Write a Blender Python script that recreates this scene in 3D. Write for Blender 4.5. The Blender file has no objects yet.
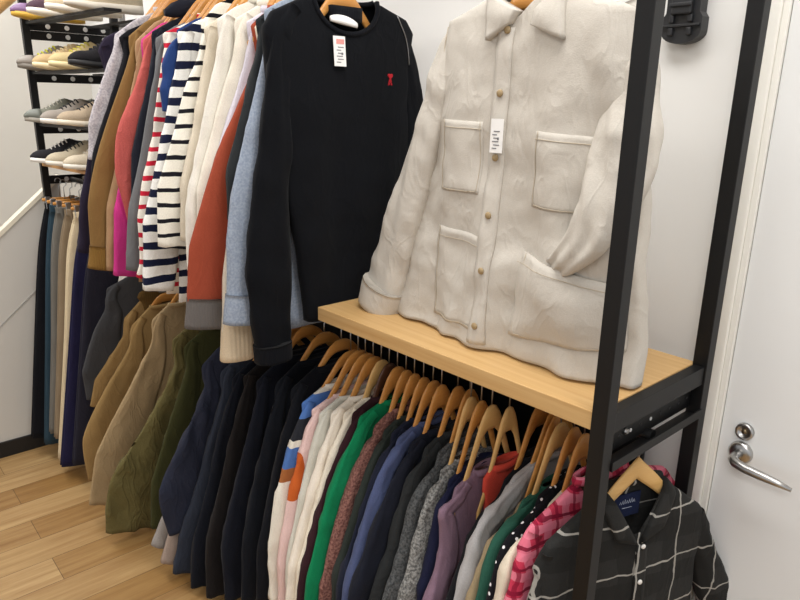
import bpy, bmesh, math, random
from mathutils import Vector, Matrix, noise
random.seed(7)
SC = bpy.context.scene
COL = SC.collection
PI = math.pi

# ---------------------------------------------------------------- helpers
def lin(h):
    h = h.lstrip('#')
    out = []
    for i in (0, 2, 4):
        c = int(h[i:i+2], 16)/255
        out.append(c/12.92 if c <= .04045 else ((c+.055)/1.055)**2.4)
    return (*out, 1)

def nz(x, y, z, s=1.0): return noise.noise(Vector((x*s, y*s, z*s)))

def empty(name, label, cat, loc=(0, 0, 0), group=None, rz=0):
    o = bpy.data.objects.new(name, None); COL.objects.link(o)
    o.empty_display_size = .05
    o.location = loc; o.rotation_euler = (0, 0, rz)
    tag(o, label, cat, group)
    return o

def tag(o, label, cat, group=None):
    o['label'] = label; o['category'] = cat
    if group: o['group'] = group
    return o

def mobj(name, verts, faces, mat, parent=None, smooth=True, kind=None, recalc=True):
    me = bpy.data.meshes.new(name)
    me.from_pydata([tuple(v) for v in verts], [], faces)
    if recalc:
        bm = bmesh.new(); bm.from_mesh(me)
        bmesh.ops.remove_doubles(bm, verts=bm.verts, dist=1e-6)
        bmesh.ops.recalc_face_normals(bm, faces=bm.faces)
        bm.to_mesh(me); bm.free()
    if smooth:
        for p in me.polygons: p.use_smooth = True
    mats = mat if isinstance(mat, (list, tuple)) else [mat]
    for m in mats: me.materials.append(m)
    o = bpy.data.objects.new(name, me); COL.objects.link(o)
    if parent: o.parent = parent
    if kind: o['kind'] = kind
    return o

class MB:
    """collects shapes into one mesh"""
    def __init__(s): s.v = []; s.f = []
    def add(s, v, f):
        n = len(s.v); s.v += [tuple(q) for q in v]; s.f += [tuple(i+n for i in q) for q in f]; return s
    def box(s, a, b, bev=0.0, M=None):
        x0, y0, z0 = a; x1, y1, z1 = b
        bm = bmesh.new()
        bmesh.ops.create_cube(bm, size=1)
        for v in bm.verts:
            v.co = Vector(((x0+x1)/2+v.co.x*(x1-x0), (y0+y1)/2+v.co.y*(y1-y0), (z0+z1)/2+v.co.z*(z1-z0)))
        if bev > 0:
            bmesh.ops.bevel(bm, geom=bm.edges[:], offset=bev, segments=2, affect='EDGES', profile=.5)
        if M: bmesh.ops.transform(bm, matrix=M, verts=bm.verts)
        bm.verts.index_update()
        s.add([v.co.copy() for v in bm.verts], [[v.index for v in f.verts] for f in bm.faces]); bm.free(); return s
    def tube(s, pts, r, n=8, cap=True):
        pts = [Vector(p) for p in pts]
        rs = r if isinstance(r, (list, tuple)) else [r]*len(pts)
        rings = []; ref = None
        for i, p in enumerate(pts):
            t = (pts[min(i+1, len(pts)-1)]-pts[max(i-1, 0)]).normalized()
            if ref is None:
                ref = Vector((1, 0, 0)) if abs(t.x) < .9 else Vector((0, 0, 1))
            a = (ref-t*ref.dot(t)).normalized(); ref = a; b = t.cross(a)
            rings.append([p+(a*math.cos(2*PI*k/n)+b*math.sin(2*PI*k/n))*rs[i] for k in range(n)])
        s.loft(rings, cap, cap); return s
    def loft(s, rings, c0=True, c1=True):
        v, f = loft(rings, c0, c1); s.add(v, f); return s
    def prism(s, poly, axis, a, b):
        """poly in the other two axes, extruded along axis from a to b"""
        n = len(poly)
        def P(q, t):
            if axis == 'x': return (t, q[0], q[1])
            if axis == 'y': return (q[0], t, q[1])
            return (q[0], q[1], t)
        v = [P(q, a) for q in poly]+[P(q, b) for q in poly]
        f = [tuple(range(n)), tuple(range(2*n-1, n-1, -1))]+[(i, (i+1) % n, n+(i+1) % n, n+i) for i in range(n)]
        s.add(v, f); return s
    def lathe(s, prof, c, axis='y', n=24):
        """prof: list of (radius, offset along axis)"""
        rings = []
        for r, h in prof:
            ring = []
            for k in range(n):
                a = 2*PI*k/n; u, w = r*math.cos(a), r*math.sin(a)
                if axis == 'y': ring.append((c[0]+u, c[1]+h, c[2]+w))
                elif axis == 'x': ring.append((c[0]+h, c[1]+u, c[2]+w))
                else: ring.append((c[0]+u, c[1]+w, c[2]+h))
            rings.append(ring)
        s.loft(rings); return s
    def build(s, name, mat, parent=None, smooth=False, kind=None):
        return mobj(name, s.v, s.f, mat, parent, smooth, kind)

def loft(rings, c0=True, c1=True):
    m = len(rings[0]); v = [p for r in rings for p in r]; f = []
    for i in range(len(rings)-1):
        for k in range(m):
            f.append((i*m+k, i*m+(k+1) % m, (i+1)*m+(k+1) % m, (i+1)*m+k))
    if c0: f.append(tuple(range(m)))
    if c1: f.append(tuple((len(rings)-1)*m+k for k in range(m)))
    return v, f

def cr(pts, n):
    """Catmull-Rom resample of a polyline (any dimension) to n points, even in length"""
    P = [Vector(p) for p in pts]
    P = [P[0]*2-P[1]]+P+[P[-1]*2-P[-2]]
    dense = []
    for i in range(1, len(P)-2):
        for k in range(12):
            t = k/12
            a, b, c, d = P[i-1], P[i], P[i+1], P[i+2]
            dense.append(.5*((2*b)+(c-a)*t+(2*a-5*b+4*c-d)*t*t+(3*b-a-3*c+d)*t**3))
    dense.append(P[-2])
    L = [0]
    for i in range(1, len(dense)): L.append(L[-1]+(dense[i]-dense[i-1]).length)
    out = []; j = 0
    for k in range(n):
        s = L[-1]*k/(n-1)
        while j < len(L)-2 and L[j+1] < s: j += 1
        d = L[j+1]-L[j]
        out.append(dense[j].lerp(dense[j+1], 0 if d < 1e-9 else min(1, (s-L[j])/d)))
    return out

def interp(pts, z, iy=0, iz=1):
    """y at height z along a polyline sorted from top to bottom"""
    if z >= pts[0][iz]: return pts[0][iy]
    for a, b in zip(pts, pts[1:]):
        if a[iz] >= z >= b[iz]:
            d = a[iz]-b[iz]
            return b[iy] if d < 1e-6 else a[iy]+(b[iy]-a[iy])*(a[iz]-z)/d
    return pts[-1][iy]

# ---------------------------------------------------------------- materials
def newmat(name):
    m = bpy.data.materials.new(name); m.use_nodes = True
    nt = m.node_tree; b = nt.nodes['Principled BSDF']
    return m, nt, b

def N(nt, typ, **kw):
    n = nt.nodes.new(typ)
    for k, v in kw.items():
        if k in n.inputs.keys(): n.inputs[k].default_value = v
        else: setattr(n, k, v)
    return n

def mth(nt, op, a, b=None, c=None):
    n = nt.nodes.new('ShaderNodeMath'); n.operation = op
    for i, q in enumerate((a, b, c)):
        if q is None: continue
        if isinstance(q, (int, float)): n.inputs[i].default_value = q
        else: nt.links.new(q, n.inputs[i])
    return n.outputs[0]

def mixc(nt, fac, a, b):
    n = nt.nodes.new('ShaderNodeMix'); n.data_type = 'RGBA'
    for i, q in ((0, fac), (6, a), (7, b)):
        if isinstance(q, (int, float)): n.inputs[i].default_value = q
        elif isinstance(q, tuple): n.inputs[i].default_value = q
        else: nt.links.new(q, n.inputs[i])
    return n.outputs[2]

def objco(nt):
    tc = nt.nodes.new('ShaderNodeTexCoord'); sp = nt.nodes.new('ShaderNodeSeparateXYZ')
    nt.links.new(tc.outputs['Object'], sp.inputs[0]); return tc.outputs['Object'], sp.outputs

def fabric(name, hexc, kind='plain', c2=None, c3=None, p=None, rough=.9, bump=.25, heather=.12, rib=None, crease=.6):
    m, nt, b = newmat(name); L = nt.links.new
    co, xyz = objco(nt)
    base = lin(hexc)
    b.inputs['Roughness'].default_value = rough
    b.inputs['Specular IOR Level'].default_value = .10
    no = N(nt, 'ShaderNodeTexNoise', Scale=420.0, Detail=2.0); L(co, no.inputs['Vector'])
    nb = N(nt, 'ShaderNodeTexNoise', Scale=9.0, Detail=3.0); L(co, nb.inputs['Vector'])
    dark = tuple(c*(1-heather*2) for c in base[:3])+(1,)
    lite = tuple(min(1, c*(1+heather*1.3)+.004) for c in base[:3])+(1,)
    if kind == 'heather':
        no.inputs['Scale'].default_value = 170; no.inputs['Detail'].default_value = 4
        r = N(nt, 'ShaderNodeMapRange', **{'From Min': .38, 'From Max': .62}); L(no.outputs[0], r.inputs[0])
        col = mixc(nt, r.outputs[0], dark if c2 is None else lin(c2), lite if c3 is None else lin(c3))
    else:
        col = mixc(nt, no.outputs[0], dark, lite)
    if kind in ('stripe', 'vstripe'):
        per, wid, off = p
        ax = xyz[2] if kind == 'stripe' else xyz[1]
        w = mth(nt, 'ADD', ax, mth(nt, 'MULTIPLY', nb.outputs[0], .02))
        fr = mth(nt, 'FRACT', mth(nt, 'DIVIDE', mth(nt, 'ADD', w, 10+off), per))
        msk = mth(nt, 'LESS_THAN', fr, wid/per)
        col = mixc(nt, msk, col, lin(c2))
    elif kind == 'blocks':
        w = mth(nt, 'ADD', mth(nt, 'MULTIPLY', xyz[2], 1.0), mth(nt, 'MULTIPLY', xyz[1], .6))
        for z0, z1, c in p:
            msk = mth(nt, 'MULTIPLY', mth(nt, 'GREATER_THAN', xyz[2], z0), mth(nt, 'LESS_THAN', xyz[2], z1))
            col = mixc(nt, msk, col, lin(c))
    elif kind == 'spot':
        cy, cz, ry, rz, c = p
        u = mth(nt, 'DIVIDE', mth(nt, 'SUBTRACT', xyz[1], cy), ry); v = mth(nt, 'DIVIDE', mth(nt, 'SUBTRACT', xyz[2], cz), rz)
        d = mth(nt, 'ADD', mth(nt, 'MULTIPLY', u, u), mth(nt, 'MULTIPLY', v, v))
        d = mth(nt, 'ADD', d, mth(nt, 'MULTIPLY', nb.outputs[0], .4))
        col = mixc(nt, mth(nt, 'LESS_THAN', d, 1.1), col, lin(c))
    elif kind == 'dots':
        vo = N(nt, 'ShaderNodeTexVoronoi', Scale=62.0, Randomness=.35); L(co, vo.inputs['Vector'])
        col = mixc(nt, mth(nt, 'LESS_THAN', vo.outputs['Distance'], .25), col, lin(c2))
    elif kind == 'plaid':
        # p: period y, period z, line list [(axis, offset, width, colour, strength)]
        for axis, per, off, wid, c, st in p:
            ax = {'y': xyz[1], 'z': xyz[2]}[axis]
            w = mth(nt, 'ADD', ax, mth(nt, 'MULTIPLY', mth(nt, 'SUBTRACT', nb.outputs[0], .5), .05))
            fr = mth(nt, 'FRACT', mth(nt, 'DIVIDE', mth(nt, 'ADD', w, 10*per+off), per))
            msk = mth(nt, 'MULTIPLY', mth(nt, 'LESS_THAN', fr, wid/per), st)
            col = mixc(nt, msk, col, lin(c))
    L(col, b.inputs['Base Color'])
    # cloth relief: weave plus soft creases, or ribs for knits
    cr_ = N(nt, 'ShaderNodeTexNoise', Scale=26.0, Detail=4.0, Roughness=.55); L(co, cr_.inputs['Vector'])
    cs = N(nt, 'ShaderNodeMapping'); L(co, cs.inputs[0]); cs.inputs['Scale'].default_value = (1, 1.25, .6)
    ck = N(nt, 'ShaderNodeTexNoise', Scale=13.0, Detail=2.0, Distortion=.9); L(cs.outputs[0], ck.inputs['Vector'])
    rdg = mth(nt, 'ABSOLUTE', mth(nt, 'SUBTRACT', ck.outputs[0], .5))
    h = mth(nt, 'ADD', mth(nt, 'MULTIPLY', cr_.outputs[0], .005), mth(nt, 'MULTIPLY', no.outputs[0], .0012))
    h = mth(nt, 'SUBTRACT', h, mth(nt, 'MULTIPLY', mth(nt, 'MINIMUM', rdg, .09), .05*crease))
    if rib:
        wv = mth(nt, 'SINE', mth(nt, 'MULTIPLY', xyz[1 if rib > 0 else 2], abs(rib)))
        h = mth(nt, 'ADD', h, mth(nt, 'MULTIPLY', wv, .0015))
    bp = N(nt, 'ShaderNodeBump', Strength=bump, Distance=1.0); L(h, bp.inputs['Height'])
    L(bp.outputs[0], b.inputs['Normal'])
    try:
        b.inputs['Sheen Weight'].default_value = .03; b.inputs['Sheen Roughness'].default_value = .5
    except Exception: pass
    return m

def simple(name, hexc, rough=.5, metal=0, spec=.5, noise_amt=.06, scale=60, bump=0):
    m, nt, b = newmat(name); L = nt.links.new
    co, xyz = objco(nt)
    no = N(nt, 'ShaderNodeTexNoise', Scale=float(scale), Detail=3.0); L(co, no.inputs['Vector'])
    c = lin(hexc)
    L(mixc(nt, no.outputs[0], tuple(q*(1-noise_amt) for q in c[:3])+(1,), tuple(min(1, q*(1+noise_amt)) for q in c[:3])+(1,)), b.inputs['Base Color'])
    b.inputs['Roughness'].default_value = rough; b.inputs['Metallic'].default_value = metal
    b.inputs['Specular IOR Level'].default_value = spec
    if bump:
        bp = N(nt, 'ShaderNodeBump', Strength=bump, Distance=.002); L(no.outputs[0], bp.inputs['Height']); L(bp.outputs[0], b.inputs['Normal'])
    return m

def wood(name, a, b_, axis='x', scale=1.0, rough=.45, freq=60):
    """a: light, b_: dark grain; grain runs along axis"""
    m, nt, b = newmat(name); L = nt.links.new
    co, xyz = objco(nt)
    mp = N(nt, 'ShaderNodeMapping'); L(co, mp.inputs[0])
    s = {'x': (1.6, freq, freq), 'y': (freq, 1.6, freq), 'z': (freq, freq, 1.6)}[axis]
    mp.inputs['Scale'].default_value = tuple(q*scale for q in s)
    n1 = N(nt, 'ShaderNodeTexNoise', Scale=1.0, Detail=5.0, Roughness=.6); L(mp.outputs[0], n1.inputs['Vector'])
    n2 = N(nt, 'ShaderNodeTexNoise', Scale=5.0, Detail=2.0); L(co, n2.inputs['Vector'])
    r = N(nt, 'ShaderNodeMapRange', **{'From Min': .3, 'From Max': .7}); L(n1.outputs[0], r.inputs[0])
    f = mth(nt, 'ADD', mth(nt, 'MULTIPLY', r.outputs[0], .75), mth(nt, 'MULTIPLY', n2.outputs[0], .25))
    L(mixc(nt, f, lin(b_), lin(a)), b.inputs['Base Color'])
    b.inputs['Roughness'].default_value = rough; b.inputs['Specular IOR Level'].default_value = .35
    bp = N(nt, 'ShaderNodeBump', Strength=.15, Distance=.001); L(n1.outputs[0], bp.inputs['Height']); L(bp.outputs[0], b.inputs['Normal'])
    return m

def floor_mat():
    m, nt, b = newmat('oak_floor_boards'); L = nt.links.new
    co, xyz = objco(nt)
    mp = N(nt, 'ShaderNodeMapping'); L(co, mp.inputs[0])
    mp.inputs['Rotation'].default_value = (0, 0, PI/2); mp.inputs['Location'].default_value = (.13, .012, 0)
    br = N(nt, 'ShaderNodeTexBrick', Scale=1.0)
    br.offset = .37; br.offset_frequency = 2
    br.inputs['Mortar Size'].default_value = .0012; br.inputs['Mortar Smooth'].default_value = .3
    br.inputs['Brick Width'].default_value = .82; br.inputs['Row Height'].default_value = .148
    br.inputs['Color1'].default_value = lin(FLOOR[0]); br.inputs['Color2'].default_value = lin(FLOOR[1]); br.inputs['Mortar'].default_value = lin(FLOOR[2])
    L(mp.outputs[0], br.inputs['Vector'])
    m2 = N(nt, 'ShaderNodeMapping'); L(co, m2.inputs[0]); m2.inputs['Scale'].default_value = (34, 2.2, 1)
    n1 = N(nt, 'ShaderNodeTexNoise', Scale=1.0, Detail=6.0, Roughness=.65); L(m2.outputs[0], n1.inputs['Vector'])
    n2 = N(nt, 'ShaderNodeTexNoise', Scale=3.0, Detail=3.0); L(co, n2.inputs['Vector'])
    r = N(nt, 'ShaderNodeMapRange', **{'From Min': .3, 'From Max': .72}); L(n1.outputs[0], r.inputs[0])
    mul = N(nt, 'ShaderNodeMix', data_type='RGBA', blend_type='MULTIPLY')
    mul.inputs[0].default_value = .8
    L(br.outputs['Color'], mul.inputs[6])
    L(mixc(nt, r.outputs[0], lin('#bda482'), lin('#fffdf5')), mul.inputs[7])
    mul2 = N(nt, 'ShaderNodeMix', data_type='RGBA', blend_type='MULTIPLY'); mul2.inputs[0].default_value = .35
    L(mul.outputs[2], mul2.inputs[6]); L(mixc(nt, n2.outputs[0], lin('#b89878'), lin('#ffffff')), mul2.inputs[7])
    L(mul2.outputs[2], b.inputs['Base Color'])
    b.inputs['Roughness'].default_value = .42; b.inputs['Specular IOR Level'].default_value = .4
    bp = N(nt, 'ShaderNodeBump', Strength=.25, Distance=.002)
    L(mth(nt, 'SUBTRACT', mth(nt, 'MULTIPLY', n1.outputs[0], .3), br.outputs['Fac']), bp.inputs['Height']); L(bp.outputs[0], b.inputs['Normal'])
    return m

FLOOR = ('#cfb283', '#a98551', '#6a4f30')
F = {}
def fab(k, *a, **kw): F[k] = fabric('cloth_'+k, *a, **kw)
fab('purple', '#2b2536'); fab('greystripe', '#b9b3b6', 'heather', c2='#a29da3', c3='#c4bec0'); fab('black1', '#16161b')
fab('camel', '#86673d'); fab('camelrib', '#80602f', rib=900); fab('peach', '#a98866'); fab('magenta', '#cc3b88'); fab('coral', '#c4605a', heather=.2, bump=.5)
fab('black2', '#1d1f29'); fab('grey', '#6f7072'); fab('redstripe', '#efe8dc', 'stripe', c2='#c4253b', p=(.042, .014, 0))
fab('blue', '#273f74'); fab('navystripe', '#f1eee9', 'stripe', c2='#1b2038', p=(.05, .021, .01)); fab('breton', '#f2ecdf', 'stripe', c2='#1d1c22', p=(.042, .0115, 0))
fab('cream1', '#d6cbb7'); fab('white1', '#e6e1d6'); fab('white2', '#e6dfd0'); fab('lilac', '#d4ced8')
fab('rust', '#9a4732'); fab('greyrib', '#67625f', rib=900); fab('dark3', '#2a2d2f'); fab('oxford', '#8f9aac', 'heather', c2='#8792a3', c3='#9aa4b3')
fab('creamrib', '#e3d0b2', rib=500)
fab('tee', '#090b10', heather=.08); fab('teerib', '#0c0e14', rib=1200)
fab('beige', '#c5bfb5', heather=.05, bump=.4, crease=.5); fab('beige_in', '#c4b7a4', heather=.05)
fab('charjacket', '#454547'); fab('cameljk', '#92754a', bump=.4); fab('cord', '#5d4522', rib=700); fab('camel2', '#9c7f52'); fab('tan', '#a8906c', bump=.4)
fab('olive', '#6a613b', bump=.9, rough=.7); fab('oliveD', '#3f4024'); fab('pale', '#98928d'); fab('pinkish', '#a8968a')
fab('navyA', '#2b2f3f', rough=.7, bump=.5); fab('navyB', '#313642', bump=.35); fab('navyC', '#151821'); fab('brownblack', '#1d1a1a'); fab('blackA', '#151822')
fab('blackB', '#13161d'); fab('navyD', '#111319')
fab('patch', '#e8e2d4', 'blocks', p=((.50, .56, '#4f74b3'), (.58, .64, '#2b2d33'), (.64, .7, '#4f74b3'), (.46, .50, '#a2653a'))); fab('pink', '#e6c6c1', 'spot', p=(-.255, .50, .05, .09, '#c4602c'))
fab('whitecardi', '#d2d0c4'); fab('cream2', '#f3e7d8'); fab('cream3', '#f2e6d3'); fab('maroon', '#341c22'); fab('green', '#0f7d50')
fab('heather', '#7b524c', 'heather', c2='#63403c', c3='#946a60', bump=.5); fab('darkgreen', '#2d332f'); fab('navyE', '#1d2131'); fab('slate', '#4c5679', bump=.35)
fab('navyF', '#191c27'); fab('charknit', '#2a2c2d', bump=.6); fab('dgrey', '#4a4c4d', 'heather', c2='#3a3c3d', c3='#5d5f60', bump=.6); fab('lgrey', '#7d7d7b', 'heather', c2='#5e5e5d', c3='#9c9c99', bump=.7)
fab('navysm', '#1b1e38'); fab('mauve', '#866c7d'); fab('coral2', '#cd4a3b'); fab('black8', '#18191d'); fab('lgsweat', '#adabab'); fab('tanthin', '#9c8a6c')
fab('dgreen2', '#2b5849'); fab('polka', '#15151a', 'dots', c2='#efeef0'); fab('cream4', '#ded2be')
fab('redplaid', '#c93a55', 'plaid', p=(('z', .05, 0, .02, '#e9879b', .8), ('y', .05, .01, .02, '#e27f95', .7), ('z', .05, .025, .008, '#7c1630', .9), ('y', .05, .03, .008, '#8c1a36', .8)))
fab('plaid', '#2d2d2c', 'plaid', p=(('z', .125, .09, .05, '#242423', .8), ('y', .12, .045, .045, '#232322', .7), ('z', .125, .02, .0045, '#b5b2ab', .75), ('y', .12, .0, .0045, '#b5b2ab', .7)))
fab('tblack', '#131419'); fab('tteal', '#2f4451', heather=.2); fab('tgrey', '#76736c'); fab('ttan', '#8e7d66'); fab('tcream', '#dccbaa'); fab('tnavy', '#242241', heather=.2); fab('tdark', '#292833')
M = dict(
 steel=simple('black_powder_coated_steel', '#0b0b0c', .5, 0, .35, .1, 300),
 hole=simple('bracket_hole_bright', '#d8d8d6', .5),
 wall=simple('painted_wall', '#e9e8e5', .75, 0, .3, .015, 4),
 wallfar=simple('stairwell_wall', '#dbd7ce', .8, 0, .3, .02, 3),
 panel=simple('white_stair_panel', '#cfccc5', .55, 0, .4, .01, 3),
 panelcap=simple('cream_stair_capping', '#e6dfcc', .5),
 skirting=simple('black_skirting', '#121214', .5),
 door=simple('white_door_paint', '#ecedec', .38, 0, .5, .012, 3),
 casing=simple('cream_door_casing', '#efede5', .45, 0, .5, .012, 3),
 ceil=simple('ceiling_paint', '#efefec', .9),
 oak=wood('oak_shelf_board', '#d2b07c', '#b98f58', 'x', 1, .42, 70),
 oakleft=wood('oak_shoe_shelf', '#c79a62', '#a9783f', 'x', 1, .5, 60),
 rail=wood('oak_handrail', '#b98f57', '#96703e', 'y', 1, .5, 50),
 honey=wood('honey_lacquered_wood', '#d39a54', '#bb7c3a', 'y', 1, .3, 90),
 paleh=wood('pale_beech_wood', '#e0b878', '#d0a261', 'y', 1, .35, 90),
 walnut=wood('dark_walnut_wood', '#5a3a28', '#452a1c', 'y', 1, .4, 90),
 chrome=simple('brushed_steel', '#b9b8b6', .28, 1, .5, .05, 200),
 wire=simple('zinc_wire', '#a9a9aa', .3, 1, .5, .05, 200),
 plastic=simple('black_ribbed_plastic', '#232427', .4),
 white=simple('white_tag_card', '#f1f0ee', .6), pinktag=simple('pink_tag_print', '#e0968f', .6), ink=simple('grey_print', '#77787c', .7),
 red=fabric('red_embroidery', '#b5262f'), navylab=fabric('navy_woven_label', '#1b2340'), labtxt=simple('pale_woven_lettering', '#aeb6c8', .8),
 button=simple('tan_horn_button', '#a08a66', .4, 0, .5, .2, 200), wbutton=simple('white_shirt_button', '#eceae6', .35),
 thread=simple('beige_stitching', '#b9ad99', .9), dstitch=simple('dark_stitching', '#4d4f57', .9),
)

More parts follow.
